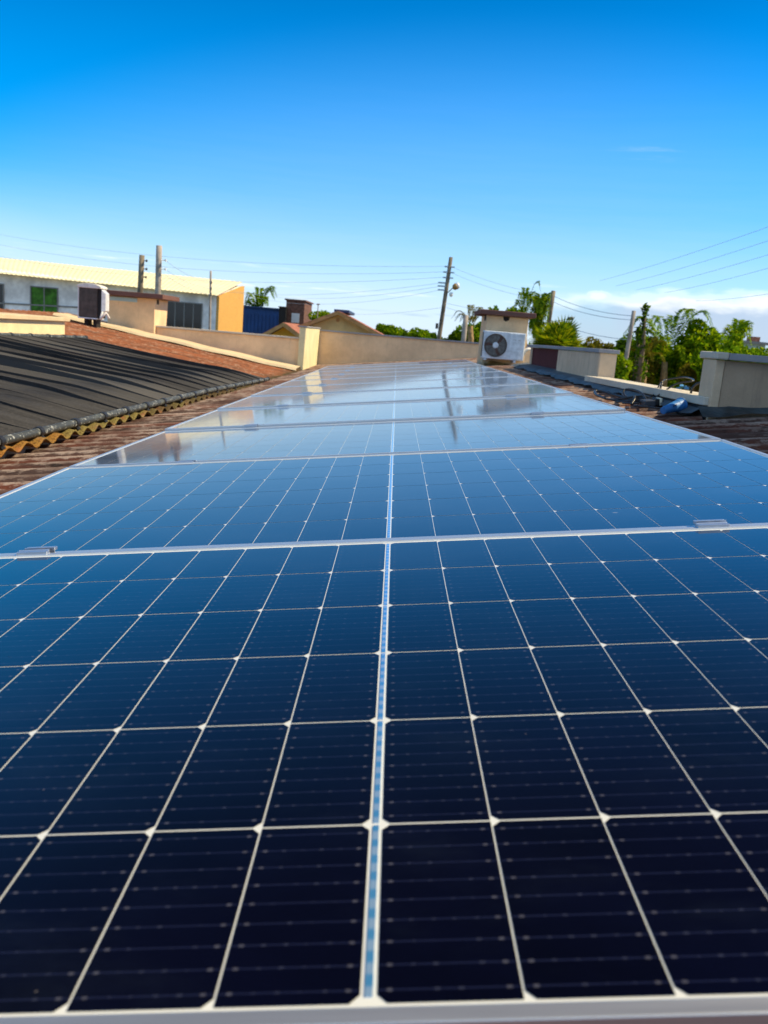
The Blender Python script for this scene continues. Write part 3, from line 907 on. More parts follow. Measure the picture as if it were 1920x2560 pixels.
# left fan unit seen from its coil side
AY = 12.3
ax0, ax1 = at(197, 790, AY)[0], at(243, 790, AY)[0]
ax2 = at(265, 790, AY)[0]
az0, az1 = at(220, 797, AY)[2], at(220, 708, AY)[2]
al = thing('air_conditioner', 'dark-finned fan unit with white side panel, seen from behind beside the left service box', 'air conditioner', (ax0, AY, az0))
obj('casing', MB().box(ax0 - 0.010, ax1 + 0.004, AY - 0.012, AY + 0.28, az0, az0 + 0.018), M['acwhite'], al, bevel=0.003)
obj('coil', MB().box(ax0, ax1, AY, AY + 0.26, az0 + 0.019, az1 - 0.060), M['acdark'], al, bevel=0.015)
obj('edge_frame', MB().box(ax0 - 0.014, ax0 - 0.001, AY - 0.008, AY + 0.3, az0 + 0.02, az1 - 0.055), M['greywall'], al)
obj('pipe_cover', MB().box(ax1 + 0.001, ax1 + 0.055, AY + 0.01, AY + 0.20, az0 + 0.02, az1 - 0.075), M['black'], al, bevel=0.01)
obj('side_panel', MB().hexa([(ax1 + 0.056, AY + 0.0, az0 + 0.10), (ax2 - 0.012, AY + 0.02, az0 + 0.13), (ax2 - 0.012, AY + 0.17, az0 + 0.13), (ax1 + 0.056, AY + 0.17, az0 + 0.10), (ax1 + 0.056, AY, az1 - 0.070), (ax2 - 0.012, AY + 0.02, az1 - 0.125), (ax2 - 0.012, AY + 0.17, az1 - 0.125), (ax1 + 0.056, AY + 0.17, az1 - 0.070)]), M['acwhite'], al, bevel=0.008)
tp = MB()
n_ = 16
prof = [(ax0 - 0.03 + (ax1 - ax0 + 0.085) * i / n_, az1 - 0.058 + 0.060 * math.sin(math.pi * (i + 0.5) / (n_ + 1.0)) ** 0.5) for i in range(n_ + 1)]
poly = [(x, AY - 0.015, z) for x, z in prof] + [(ax1 + 0.050, AY - 0.015, az1 - 0.066), (ax0 - 0.02, AY - 0.015, az1 - 0.066)]
tp.prism(poly, (0, 0.30, 0))
obj('top_cover', tp, M['hose'], al, bevel=0.006)
lg = MB()
for x in (ax0 + 0.06, ax1 - 0.08): lg.box(x, x + 0.05, AY + 0.06, AY + 0.24, crest(x, AY + 0.3) - 0.02, az0 - 0.001)
obj('feet', lg, M['black'], al)
pp = MB(); pp.tube(smooth_curve([(ax1 + 0.075, AY, az0 + 0.11), (ax1 + 0.07, AY - 0.05, az0 + 0.02), (ax1 + 0.11, AY - 0.07, az0 + 0.06), (ax1 + 0.145, AY - 0.05, az0 + 0.10), (ax1 + 0.185, AY - 0.02, az0 + 0.03)], 6), 0.016, 8)
obj('insulated_pipe', pp, M['hose'], al, smooth=True)

# ------------------------------------------------------------------ loose things on the right roof strip
def rp(u, v, h=0.0):
    return R(u, v, NR + AMP + h)
cb = MB()
def cab(pts, r=0.0064): cb.tube(smooth_curve([rp(u, v - 0.17, h * 0.62 + 0.002) if u < 1.54 else rp(u, v - 0.17, h) for u, v, h in pts], 7), r, 7)
cab([(1.30, 5.05, .03), (1.285, 5.25, .05), (1.31, 5.38, .075), (1.36, 5.33, .06), (1.42, 5.10, .03), (1.47, 4.95, .03)], 0.008)
cab([(1.30, 5.05, .03), (1.36, 4.93, .02), (1.43, 4.80, .05), (1.48, 4.72, .05), (1.53, 4.78, .06), (1.58, 4.85, .12)])
cab([(1.40, 4.85, .03), (1.385, 4.95, .07), (1.40, 5.02, .11), (1.435, 4.98, .12), (1.455, 4.85, .10), (1.445, 4.70, .04), (1.41, 4.62, .01)], 0.0068)
cab([(1.34, 4.95, .01), (1.39, 4.82, .03), (1.44, 4.74, .045), (1.48, 4.72, .06)], 0.0068)
cab([(1.35, 4.85, .01), (1.39, 4.74, .02), (1.43, 4.68, .04), (1.47, 4.66, .045)])
cab([(1.37, 4.74, .01), (1.40, 4.78, .055), (1.415, 4.84, .07), (1.43, 4.80, .03), (1.46, 4.72, .02)], 0.0068)
cab([(1.33, 5.0, .02), (1.38, 4.9, .05), (1.45, 4.82, .07), (1.50, 4.78, .05)])
cab([(1.36, 4.65, .01), (1.40, 4.55, .01), (1.46, 4.45, .005), (1.50, 4.5, .01), (1.53, 4.60, .03), (1.515, 4.64, .04)], 0.005)
cab([(1.47, 4.80, .05), (1.53, 4.86, .07), (1.60, 4.93, .115), (1.66, 5.0, .125), (1.73, 4.9, .14), (1.71, 4.7, .13), (1.62, 4.72, .115), (1.54, 4.75, .06), (1.47, 4.68, .05)], 0.0048)
tag(obj('cable_coil', cb, M['cable'], smooth=True), 'tangled coil of black cable looping over the curb beside the panels', 'cable')
ad = thing('cable_adapter', 'dark grey box with cream end cap lying by the black cable coil', 'adapter', tuple(rp(1.46, 4.5)))
def slab(u0, u1, va, vb, h0, h1):
    return MB().hexa([rp(u0, va, h0), rp(u1, va, h0), rp(u1, vb, h0), rp(u0, vb, h0), rp(u0, va, h1), rp(u1, va, h1), rp(u1, vb, h1), rp(u0, vb, h1)])
obj('casing', slab(1.415, 1.475, 4.45, 4.56, 0.001, 0.036), M['greybox'], ad, bevel=0.005)
obj('connector', slab(1.4755, 1.500, 4.46, 4.55, 0.004, 0.041), M['rubber'], ad, bevel=0.003)
obj('end_cap', slab(1.5005, 1.515, 4.455, 4.555, 0.002, 0.046), M['creamplastic'], ad, bevel=0.006)
# blue cup lying on its side
cu = thing('blue_cup', 'blue plastic cup lying on its side at the roof edge, black cable from its mouth', 'cup', tuple(rp(1.47, 4.1)))
A0, A1 = rp(1.375, 3.99, 0.021), rp(1.500, 4.085, 0.040)
dv_ = A1 - A0
mb = MB(); prof_ = [(0.0, 0.012), (0.004, 0.018), (0.12, 0.0205), (0.50, 0.026), (0.72, 0.029), (0.735, 0.0305), (0.95, 0.0335), (0.965, 0.037), (1.0, 0.037), (0.996, 0.0325), (0.5, 0.0235)]
mb.tube([A0 + dv_ * a for a, _ in prof_], [r_ for _, r_ in prof_], 28)
obj('cup_body', mb, M['bluecup'], cu, smooth=False)
mk = MB()
ax_ = dv_ / np.linalg.norm(dv_)
nv_ = CAM_POS - (A0 + A1) / 2 + np.array([0, 0, 0.9]); nv_ = nv_ - ax_ * (nv_ @ ax_); nv_ /= np.linalg.norm(nv_)
sv_ = np.cross(ax_, nv_)
for a, h0, h1 in ((0.36, -.006, .007), (0.41, -.002, .003), (0.45, -.003, .003), (0.49, -.002, .004), (0.53, -.003, .003)):
    rr_ = 0.0228 + 0.0115 * a
    c_ = A0 + dv_ * a + nv_ * rr_
    mk.tube([c_ + sv_ * h0, c_ + sv_ * h1], 0.0016, 5)
obj('printed_mark', mk, M['rubber'], cu)
cw = MB(); cw.tube(smooth_curve([A0 + dv_ * 0.8, A1 + dv_ * 0.15 + (0, 0, .004), R(1.585, 4.21, -0.03), R(1.60, 4.22, 0.02), R(1.64, 4.20, 0.048), R(1.74, 4.16, 0.03)], 7), 0.0062, 8)
obj('cable', cw, M['cable'], cu, smooth=True)
# thin dark wires at the near right
wv = MB()
for k in range(6):
    u0 = 1.74 + 0.01 * k
    wv.tube(smooth_curve([rp(u0, 3.40 - .04 * k, .004), rp(u0 + .05, 3.46 - .05 * k, .02), rp(u0 + .15, 3.34 - .02 * k, .008), rp(u0 + .32, 3.42 - .05 * k, .01), rp(u0 + .5, 3.3, .005)], 6), 0.003, 5)
tag(obj('wire_bundle', wv, M['cable']), 'thin dark wires lying in waves of the shaded roof below the pier', 'wires')

# ------------------------------------------------------------------ poles and wires
def pole(label, top, base, Y, r0, r1, mat, group='utility poles beyond the roof'):
    T, B = at(*top, Y), at(*base, Y)
    dz = (T - B) / (T[2] - B[2])
    B2 = B + dz * (GZ - 0.1 - B[2])
    t = thing('utility_pole', label, 'pole', B2, group)
    t.location[2] = GZ
    ps = [B2 + (T - B2) * a for a in np.linspace(0, 1, 9)]
    obj('pole', MB().tube(ps, list(np.linspace(r1, r0, 9)), 12), mat, t, smooth=True)
    return t, T, B
main, T, B = pole('brown street pole leaning right with white street lamp, behind the far wall', (1127.5, 643), (1097, 850), 32, 0.068, 0.10, M['pole'])
def mp(a): return T + (B - T) * a
ins = MB()
for a, l in ((0.115, .13), (0.18, .15), (0.245, .14), (0.31, .28), (0.35, .28), (0.395, .26)):
    p_ = mp(a)
    ins.box(p_[0] - l - 0.05, p_[0] - 0.05, 31.9, 32.1, p_[2] - 0.022, p_[2] + 0.022)
    if a < 0.3: ins.box(p_[0] + 0.05, p_[0] + 0.05 + l, 31.9, 32.1, p_[2] - 0.018, p_[2] + 0.018)
obj('insulator', ins, M['wire'], main)
lp = at(1141, 716, 31.9)
mb = MB(); mb.tube([mp(.43) + (0.05, -.1, 0), lp + (-.12, 0, -0.06)], 0.02, 6)
obj('lamp_arm', mb, M['pole'], main)
mb = MB(); mb.tube([lp + (0.10, 0, 0.05), lp + (0.02, 0, .02)], [0.09, 0.125], 16)
lh = obj('lamp_head', mb, M['lampwhite'], main, smooth=True)
mb = MB(); mb.tube([lp + (0.015, 0, .02), lp + (-0.09, 0, -0.055), lp + (-0.13, 0, -0.075)], [0.125, 0.10, 0.04], 16)
obj('lamp_shade', mb, M['lampbrown'], main, smooth=True)
l2 = at(1128, 735, 31.9)
mb = MB(); mb.tube([l2 + (0, 0, -0.10), l2 + (0, 0, -0.05), l2 + (0, 0, 0.03), l2 + (0, 0, .065)], [0.03, 0.07, 0.075, 0.03], 14)
obj('lamp_globe', mb, M['lampwhite'], main, smooth=True)
bxp = at(1093, 815, 31.95)
obj('meter_box', MB().box(bxp[0] - .06, bxp[0] + .035, 31.88, 32.02, bxp[2] - .10, bxp[2] + .10), M['acdark'], main, bevel=0.01)

pR, TR, BR = pole('grey-brown pole rising behind the yellow-green fan palm', (1384, 727), (1365, 850), 30, 0.075, 0.095, M['pole'])
q1 = at(1426, 797, 30)
obj('lamp_head', MB().tube([q1 + (-.11, 0, -.02), q1 + (-.05, 0, .0), q1 + (.06, 0, .02), q1 + (.12, 0, .025)], [.03, .06, .06, .03], 10), M['greybox'], pR, smooth=True)
obj('lamp_arm', MB().tube([q1 + (-.1, 0, -.02), at(1374, 806, 30)], 0.010, 5), M['wire'], pR)
p3, _, _ = pole('pale grey pole with sunlit lower half, left of the tall pine', (1585, 777), (1548, 1000), 24, 0.055, 0.085, M['polegrey'])
p4, _, _ = pole('short pale post with bare top between main pole and right service box', (1165, 788), (1158, 860), 26, 0.075, 0.085, M['polegrey'])
p5, T5, _ = pole('tallest grey post above the left service box', (398, 614), (394.5, 745), 36, 0.125, 0.135, M['polegrey'])
p6, T6, _ = pole('shorter brown post just left of the tallest grey post', (355, 638), (349.5, 745), 37, 0.115, 0.125, M['pole'])
p7, T7, _ = pole('thin pale post in front of the white-roofed building', (527, 677), (524, 830), 38, 0.045, 0.07, M['polegrey'])
for pt, Tq, offs, mt in ((p5, T5, ((.3, -.57), (.3, -.93)), M['lampwhite']), (p6, T6, ((.22, -.22), (.22, -.56), (.2, -.9)), M['acdark']), (p7, T7, ((.05, -.5), (.05, -.75), (.05, -1.0)), M['acdark'])):
    mb = MB()
    for dx, dz in offs:
        mb.tube([Tq + (0.08, -.05, dz), Tq + (dx, -.05, dz)], 0.018, 5)
        mb.tube([Tq + (dx, -.05, dz - .05), Tq + (dx, -.05, dz + .05)], 0.04, 8)
    obj('insulator', mb, mt, pt)

def line(label, a, b, sag, r=0.0052, group='thin power lines crossing the sky'):
    a = np.array(a); b = np.array(b)
    pts = [a + (b - a) * t_ - np.array([0, 0, sag * 4 * t_ * (1 - t_)]) for t_ in np.linspace(0, 1, 25)]
    o = obj('power_line', MB().tube(pts, r, 5), M['wire'], loc=a)
    return tag(o, label, 'power line', group)
LL = 'thin power line running left from the brown leaning street pole'
for k, (a, xy, Yq, sg) in enumerate(((.115, (-60, 575), 44, .5), (.18, (-60, 600), 44, .6), (.245, (-60, 628), 44, .7), (.31, (380, 690), 60, .8), (.35, (500, 700), 60, .8), (.395, (560, 718), 60, .8), (.60, (780, 768), 70, .4))):
    line(LL, mp(a) + (-0.2 if a < .5 else 0, 0, 0), at(xy[0], xy[1], Yq), sg)
LR = 'thin power line running right from the brown leaning street pole'
for a, xy, Yq, sg in ((.115, (1384, 740), 30, .12), (.18, (1383, 752), 30, .15), (.55, (1376, 790), 30, .1), (.60, (1374, 806), 30, .15)):
    line(LR, mp(a) + (0.1, 0, 0), at(xy[0], xy[1], Yq), sg)
LT = 'thin power line slanting up toward the right picture edge from the palm-side pole'
for xy0, xy1 in (((1500, 702), (2040, 525)), ((1540, 715), (2040, 562)), ((1590, 725), (2040, 600)), ((1660, 732), (2040, 636)), ((1740, 752), (2040, 715))):
    line(LT, at(xy0[0], xy0[1], 26), at(xy1[0], xy1[1], 12), .05, 0.0034)
LF = 'thin power line low behind the pale grey pole with sunlit base'
for xy0, xy1 in (((1384, 740), (1583, 790)), ((1384, 755), (1583, 800)), ((1376, 800), (1580, 850))):
    line(LF, at(xy0[0], xy0[1], 30), at(xy1[0], xy1[1], 24), .12, 0.008)
LW = 'thin fence wire strung between posts in front of the white-roofed building'
for dz0, dz1 in ((-.57, -.5), (-.93, -.75), (-1.15, -1.0)):
    line(LW, T5 + (.3, -.05, dz0), T7 + (.05, -.05, dz1), .15, 0.010)

# ------------------------------------------------------------------ buildings beyond
def window(parent, p0, p1, z0, z1, mat_pane, mull=1, fr=0.06):
    """window on the facade line p0-p1 (xy); frame sits proud of the wall"""
    p0 = np.array(p0[:2]); p1 = np.array(p1[:2]); d_ = (p1 - p0); L = np.linalg.norm(d_); d_ = d_ / L
    nrm = np.array([d_[1], -d_[0]])
    def bx_(mb, a, b, c0, c1, o0, o1):
        q = [(p0 + d_ * a + nrm * o1), (p0 + d_ * b + nrm * o1), (p0 + d_ * b + nrm * o0), (p0 + d_ * a + nrm * o0)]
        mb.hexa([(*x, c0) for x in q] + [(*x, c1) for x in q])
    w = MB()
    bx_(w, 0, fr, z0, z1, 0.0, 0.07); bx_(w, L - fr, L, z0, z1, 0.0, 0.07); bx_(w, fr, L - fr, z0, z0 + fr, 0.0, 0.07); bx_(w, fr, L - fr, z1 - fr, z1, 0.0, 0.07)
    for k in range(1, mull + 1):
        c = L * k / (mull + 1); bx_(w, c - fr / 2, c + fr / 2, z0 + fr, z1 - fr, 0.0, 0.065)
    wo_ = obj('window', w, M['acgrey'], parent)
    sl_ = MB(); bx_(sl_, -0.1, L + 0.1, z0 - 0.09, z0 - 0.001, 0.0, 0.16)
    obj('sill', sl_, M['captop'], wo_)
    g_ = MB(); bx_(g_, fr, L - fr, z0 + fr, z1 - fr, 0.0, 0.03)
    obj('pane', g_, mat_pane, wo_)
    return wo_

fb = thing('apartment_building', 'two-storey building with long white corrugated roof and orange brick end wall', 'building', (-15, 50, GZ))
FA, FB_ = at(-120, 700, 48.9), at(541.7, 739, 50.0)            # facade ends
eL, eR = at(-120, 671, 48.3), at(544, 738.5, 49.4)
rL, rR = at(-120, 632, 57.5), at(608, 705, 57.8)
bk = 57.5
wz = FB_[2]
endB = np.array([at(604.5, 760, bk)[0], bk])
wl = MB().hexa([(FA[0], FA[1], GZ - .2), (FB_[0], FB_[1], GZ - .2), (endB[0] - .05, bk, GZ - .2), (FA[0], bk, GZ - .2), (FA[0], FA[1], eL[2] + .12), (FB_[0], FB_[1], eR[2] + .08), (endB[0] - .05, bk, rR[2] - .3), (FA[0], bk, rL[2] - .3)])
obj('wall', wl, M['greywall'], fb)
ew = MB().hexa([(FB_[0] + .003, FB_[1], GZ - .2), (FB_[0] + .15, FB_[1], GZ - .2), (endB[0] + .12, bk, GZ - .2), (endB[0] - .045, bk, GZ - .2), (FB_[0] + .003, FB_[1], wz - .03), (FB_[0] + .15, FB_[1], wz - .03), (endB[0] + .12, bk, at(604.5, 715, bk)[2]), (endB[0] - .045, bk, at(604.5, 715, bk)[2])])
obj('end_wall', ew, M['orangebrick'], fb)
rf = MB()
Lr = np.linalg.norm((eR - eL)[:2])
npd = int(Lr / 0.25 * 6)
def rfn(a, b):
    e = eL + (eR - eL) * b; t_ = rL + (rR - rL) * b
    p_ = e + (t_ - e) * a
    return p_ + np.array([0, 0, 0.013 * math.cos(2 * math.pi * b * Lr / 0.25)])
rf.grid(rfn, 4, npd)
obj('roof', rf, M['whiteroof'], fb, smooth=True)
def fac(x, y):
    # point on the facade plane in direction (x, y)
    nrm = np.array([-(FB_[1] - FA[1]), FB_[0] - FA[0], 0]); q = ray(x, y)
    return CAM_POS + q * (nrm @ (FA - CAM_POS)) / (nrm @ q)
window(fb, fac(-40, 750), fac(11, 750), fac(5, 790)[2], fac(5, 709)[2], M['glassdark'], 1)
window(fb, fac(76, 750), fac(146, 750), fac(110, 800)[2], fac(110, 717)[2], M['curtain'], 1)
window(fb, fac(415, 790), fac(506, 790), fac(460, 822)[2], fac(460, 755)[2], M['glassdark'], 3)
bd_ = MB()
q0, q1_ = fac(-100, 752), fac(200, 768)
bd_.hexa([(q0[0], q0[1] - .05, q0[2] - .05), (q1_[0], q1_[1] - .05, q1_[2] - .05), (q1_[0], q1_[1] + .05, q1_[2] - .05), (q0[0], q0[1] + .05, q0[2] - .05), (q0[0], q0[1] - .05, q0[2] + .03), (q1_[0], q1_[1] - .05, q1_[2] + .03), (q1_[0], q1_[1] + .05, q1_[2] + .03), (q0[0], q0[1] + .05, q0[2] + .03)])
obj('string_course', bd_, M['acgrey'], fb)

def boxb(name, label, cat, mat, x0, x1, ytop, Y, depth, dtop=0.0, part='wall'):
    a = at(x0, ytop, Y); b = at(x1, ytop, Y)
    z = at((x0 + x1) / 2, ytop, Y)[2]
    t = thing(name, label, cat, ((a[0] + b[0]) / 2, Y, GZ))
    obj(part, MB().box(a[0], b[0], Y, Y + depth, GZ - .2, z), mat, t)
    return t, a[0], b[0], z
t, xa, xb, z = boxb('metal_shed', 'dark blue metal-clad shed right of the orange brick wall', 'shed', M['bluewall'], 598, 730, 772, 70, 9)
rbm = MB()
for k in range(14): rbm.box(xa + (xb - xa) * k / 14, xa + (xb - xa) * k / 14 + .05, 69.94, 70, GZ, z - .5)
obj('cladding_rib', rbm, M['bluewall'], t)
obj('roof_edge', MB().box(xa - .1, xb + .1, 69.8, 79.2, z, z + .12), M['navy'], t)
t, xa, xb, z = boxb('brick_tower', 'brown brick tower with white door panel beside the blue shed', 'tower', M['brickbrown'], 716, 762, 752, 64, 5.5)
obj('roof_edge', MB().box(xa - .12, xb + .12, 63.85, 69.6, z, z + .10), M['browncap'], t)
dp0, dp1 = at(728, 806, 63.95), at(749, 784, 63.95)
obj('door', MB().box(dp0[0], dp1[0], 63.93, 64.0, dp0[2], dp1[2]), M['whitewall'], t)
t, xa, xb, z = boxb('water_tank', 'black square water tank against the brown brick tower', 'tank', M['black'], 698, 715.5, 769, 63.5, 1.2)
tk0 = at(706, 790, 63.5)[2]
obj('tank_lid', MB().box(xa - .05, xb + .04, 63.4, 64.8, z, z + .08), M['acdark'], t)

def gable(name, label, apex, left, right, Y, depth, wallm, tilem, ov=0.35, lean=0.0):
    A_, L_, R_ = at(*apex, Y), at(*left, Y), at(*right, Y)
    t = thing(name, label, 'house', (A_[0], Y, GZ))
    poly = [(L_[0] + .25, Y + ov, GZ - .2), (R_[0] - .25, Y + ov, GZ - .2), (R_[0] - .25, Y + ov, R_[2] - .05), (A_[0], Y + ov, A_[2] - .16), (L_[0] + .25, Y + ov, L_[2] - .05)]
    obj('wall', MB().prism(poly, (lean, depth - 2 * ov, 0)), wallm, t)
    rf_ = MB()
    for P_, Q_ in ((A_, L_), (A_, R_)):
        n = np.array([-(Q_ - P_)[2], 0, (Q_ - P_)[0]]); n = n / np.linalg.norm(n); n = n if n[2] > 0 else -n
        rf_.prism([P_ - n * 0.06, Q_ - n * 0.06, Q_ + n * .05, P_ + n * .05], (lean, depth, 0))
    ro = obj('roof', rf_, tilem, t)
    fs = MB()
    for P_, Q_ in ((A_, L_), (A_, R_)):
        fs.prism([P_ + (0, -.05, -.16), Q_ + (0, -.05, -.16), Q_ + (0, -.05, .03), P_ + (0, -.05, .03)], (0, .045, 0))
    obj('fascia', fs, M['fascia'], t)
    return t, A_
t, A_ = gable('gabled_house', 'tan gabled house with red tiled right slope behind the far wall', (845, 779), (740, 818), (968, 846), 44, 9, M['tanwall'], M['redtile'])
obj('vent_hole', MB().tube([A_ + (0, .30, -.42), A_ + (0, .36, -.42)], .10, 10), M['fascia'], t)
obj('ridge_cover', MB().box(A_[0] - .35, A_[0] + .45, 46, 52, A_[2] + .02, A_[2] + .16), M['navy'], t)
gable('gabled_house', 'small yellow gable with brown eaves just above the left parapet', (709, 808), (646, 842), (760, 846), 40, 6, M['yellowwall'], M['redtile'])

# right: teal house with brick chimney, blue-roofed houses low between the trees
t, xa, xb, z = boxb('teal_house', 'pale teal house with brick chimney beyond the trees, right edge', 'house', M['teal'], 1855, 1915, 857, 52, 7)
obj('roof', MB().hexa([(xa - .8, 51.5, z - .05), (xb + .5, 51.5, z - .1), (xb + .5, 60, z + .1), (xa - .8, 60, z + .1), (xa - .8, 51.5, z + .1), (xb + .5, 51.5, z + .05), (xb + .5, 60, z + .3), (xa - .8, 60, z + .3)]), M['acgrey'], t)
c0_, c1_ = at(1879, 850, 54)[0], at(1900, 850, 54)[0]
obj('chimney', MB().box(c0_, c1_, 54, 54.8, z, at(1890, 842, 54)[2]), M['redtile'], t)
t, xa, xb, z = boxb('low_house', 'low ochre house with flat blue roof seen under the trees over the curb', 'house', M['tanwall'], 1655, 1780, 972, 34, 7)
obj('roof', MB().box(xa - .5, xb - .8, 33.2, 41, z, z + .12), M['blueroof'], t)

# ------------------------------------------------------------------ trees
def quads(C_, size, rng, up=0.35):
    n = len(C_)
    a = rng.normal(size=(n, 3)); a /= np.linalg.norm(a, axis=1)[:, None]
    b = rng.normal(size=(n, 3)); b -= a * (a * b).sum(1)[:, None]; b /= np.linalg.norm(b, axis=1)[:, None]
    s = size * rng.uniform(.6, 1.35, n)[:, None]
    p0 = C_ - a * s; p1 = C_ + b * s * .42; p2 = C_ + a * s; p3 = C_ - b * s * .42
    return np.stack([p0, p1, p2, p3], 1).reshape(-1, 3)

def leaf_obj(name, V, mat, parent):
    V = V - origin_of(parent)
    me = bpy.data.meshes.new(name)
    n = len(V) // 4
    me.vertices.add(len(V)); me.vertices.foreach_set('co', V.astype(np.float32).ravel())
    me.loops.add(n * 4); me.loops.foreach_set('vertex_index', np.arange(n * 4, dtype=np.int32))
    me.polygons.add(n); me.polygons.foreach_set('loop_start', np.arange(0, n * 4, 4, dtype=np.int32))
    me.update(calc_edges=True)
    me.materials.append(mat)
    o = bpy.data.objects.new(name, me); COL.objects.link(o); o.parent = parent
    return o

def tree(label, x0, x1, ytop, ybot, Y, mat, n=2600, leaf=0.11, seed=1, group='leafy trees beyond the roof', clumps=15, trunk=True, name='leafy_tree'):
    rng = np.random.default_rng(seed)
    A_ = at((x0 + x1) / 2, ytop, Y); L_ = at(x0, (ytop + ybot) / 2, Y); R_ = at(x1, (ytop + ybot) / 2, Y); Bt = at((x0 + x1) / 2, ybot, Y)
    w = (R_[0] - L_[0]) / 2 * 1.12; h = (A_[2] - Bt[2]) / 2 * 1.10; c = np.array([(R_[0] + L_[0]) / 2, Y, (A_[2] + Bt[2]) / 2])
    t = thing(name, label, 'tree', (c[0], Y, GZ), group)
    pts = []
    cl = []
    for k in range(clumps):
        v = rng.normal(size=3); v /= np.linalg.norm(v)
        rr = rng.uniform(.25, .80)
        cc = c + v * np.array([w, w * .9, h]) * rr
        cl.append(cc)
        m = n // clumps
        q = rng.normal(size=(m, 3)); q /= np.linalg.norm(q, axis=1)[:, None]
        q *= (rng.uniform(.35, 1.0, m) ** .5)[:, None]
        sc = rng.uniform(.32, .52)
        pts.append(cc + q * np.array([w * sc * 1.1, w * sc, h * sc * .9]))
    leaf_obj('crown', quads(np.concatenate(pts), leaf, rng), mat, t)
    tb = MB()
    r0 = 0.035 * (c[2] - GZ)
    tb.tube([(c[0], Y, GZ - .1), (c[0] + .1, Y, (GZ + c[2]) / 2), tuple(c)], [r0, r0 * .75, r0 * .4], 8)
    for cc in cl[:6]:
        tb.tube([(c[0] + .08, Y, GZ + (c[2] - GZ) * .65), tuple((cc + c) / 2 + (0, 0, -.1)), tuple(cc)], [r0 * .45, r0 * .3, r0 * .12], 6)
    obj('trunk', tb, M['trunk'], t, smooth=True)
    return t

def frond(path, width, nl, rng, droop=0.5, narrow=0.075):
    """leaflets on both sides of a curved midrib"""
    P = np.array(smooth_curve(path, 8)); out = []
    for i in range(nl):
        tt = 0.12 + 0.88 * i / nl
        k = tt * (len(P) - 1); j = min(int(k), len(P) - 2)
        p = P[j] + (P[j + 1] - P[j]) * (k - j); tan = P[j + 1] - P[j]; tan /= np.linalg.norm(tan)
        sd_ = np.cross(tan, [0, 0, 1.0]); nn = np.linalg.norm(sd_); sd_ = sd_ / nn if nn > .05 else np.array([1.0, 0, 0])
        w = width * math.sin(math.pi * min(1, .15 + .80 * tt)) ** .7
        for s in (-1, 1):
            dirv = sd_ * s + tan * .75 + np.array([0, 0, -droop]) + rng.normal(size=3) * .10
            dirv /= np.linalg.norm(dirv)
            tip = p + dirv * w * rng.uniform(.8, 1.1)
            mid = (p + tip) / 2 + np.array([0, 0, .04 * w])
            pe = np.cross(dirv, tan); pe = np.cross(dirv, pe); pe /= (np.linalg.norm(pe) + 1e-9)
            out += [p, mid + pe * narrow * w, tip, mid - pe * narrow * w]
    return out

def palm(label, top, base, Y, nf, length, mat, seed, name='palm_tree', upright=0.6, trunk_r=0.12, group='palms beyond the roof', azs=None, width=.28, spread=1.0):
    rng = np.random.default_rng(seed)
    T_, B_ = at(*top, Y), at(*base, Y)
    t = thing(name, label, 'palm', (B_[0], Y, GZ), group)
    obj('trunk', MB().tube([(B_[0], Y, GZ - .1), tuple((T_ + B_) / 2), tuple(T_)], [trunk_r * 1.2, trunk_r, trunk_r * .75], 10), M['palmtrunk'], t, smooth=True)
    V = []; rb_ = MB()
    for k in range(nf):
        a = (2 * math.pi * k / nf + rng.uniform(-.3, .3)) if azs is None else azs[k % len(azs)] + rng.uniform(-.15, .15)
        u_ = upright * rng.uniform(.6, 1.4) if k > nf // 3 else upright * 1.6
        dx = np.array([math.cos(a), math.sin(a), 0])
        l = length * rng.uniform(.8, 1.15); dx = dx * spread
        path = [T_, T_ + dx * l * .30 + np.array([0, 0, l * .42 * u_]), T_ + dx * l * .65 + np.array([0, 0, l * .55 * u_]), T_ + dx * l * .95 + np.array([0, 0, l * (.55 * u_ - .38)])]
        V += frond(path, l * width, 56, rng, droop=.25)
        rb_.tube(smooth_curve(path, 5), [.02] * 15 + [.008], 4)
    leaf_obj('crown', np.array(V), mat, t)
    return t

def fan_palm(label, cx, cy, base, Y, nf, rad, mat, seed):
    rng = np.random.default_rng(seed)
    T_, B_ = at(cx, cy, Y), at(*base, Y)
    t = thing('fan_palm', label, 'palm', (B_[0], Y, GZ), 'palms beyond the roof')
    obj('trunk', MB().tube([(T_[0], Y, GZ - .1), tuple(T_)], [.16, .12], 10), M['palmtrunk'], t, smooth=True)
    V = []
    for k in range(nf):
        a = rng.uniform(0, 2 * math.pi); e = rng.uniform(-.25, 1.35)
        dv = np.array([math.cos(a) * math.cos(e), math.sin(a) * math.cos(e), math.sin(e)])
        hub = T_ + dv * rad * rng.uniform(.30, .50)
        sd_ = np.cross(dv, [0, 0, 1]); sd_ /= np.linalg.norm(sd_) + 1e-9
        sd_ = sd_ + rng.normal(size=3) * .25; sd_ /= np.linalg.norm(sd_)
        pe = np.cross(dv, sd_)
        R_ = rad * rng.uniform(.32, .55)
        V += list(np.stack([T_, (T_ + hub) / 2 + sd_ * .012, hub, (T_ + hub) / 2 - sd_ * .012]))
        for j in range(22):
            b = -1.9 + 3.8 * j / 21
            dd = dv * math.cos(b) + sd_ * math.sin(b) + np.array([0, 0, -.10]); dd /= np.linalg.norm(dd)
            tip = hub + dd * R_ * rng.uniform(.85, 1.08)
            w = np.cross(dd, pe); w /= np.linalg.norm(w) + 1e-9
            mid = hub + dd * R_ * .5
            V += [hub, mid + w * R_ * .055, tip, mid - w * R_ * .055]
    leaf_obj('crown', np.array(V), mat, t)

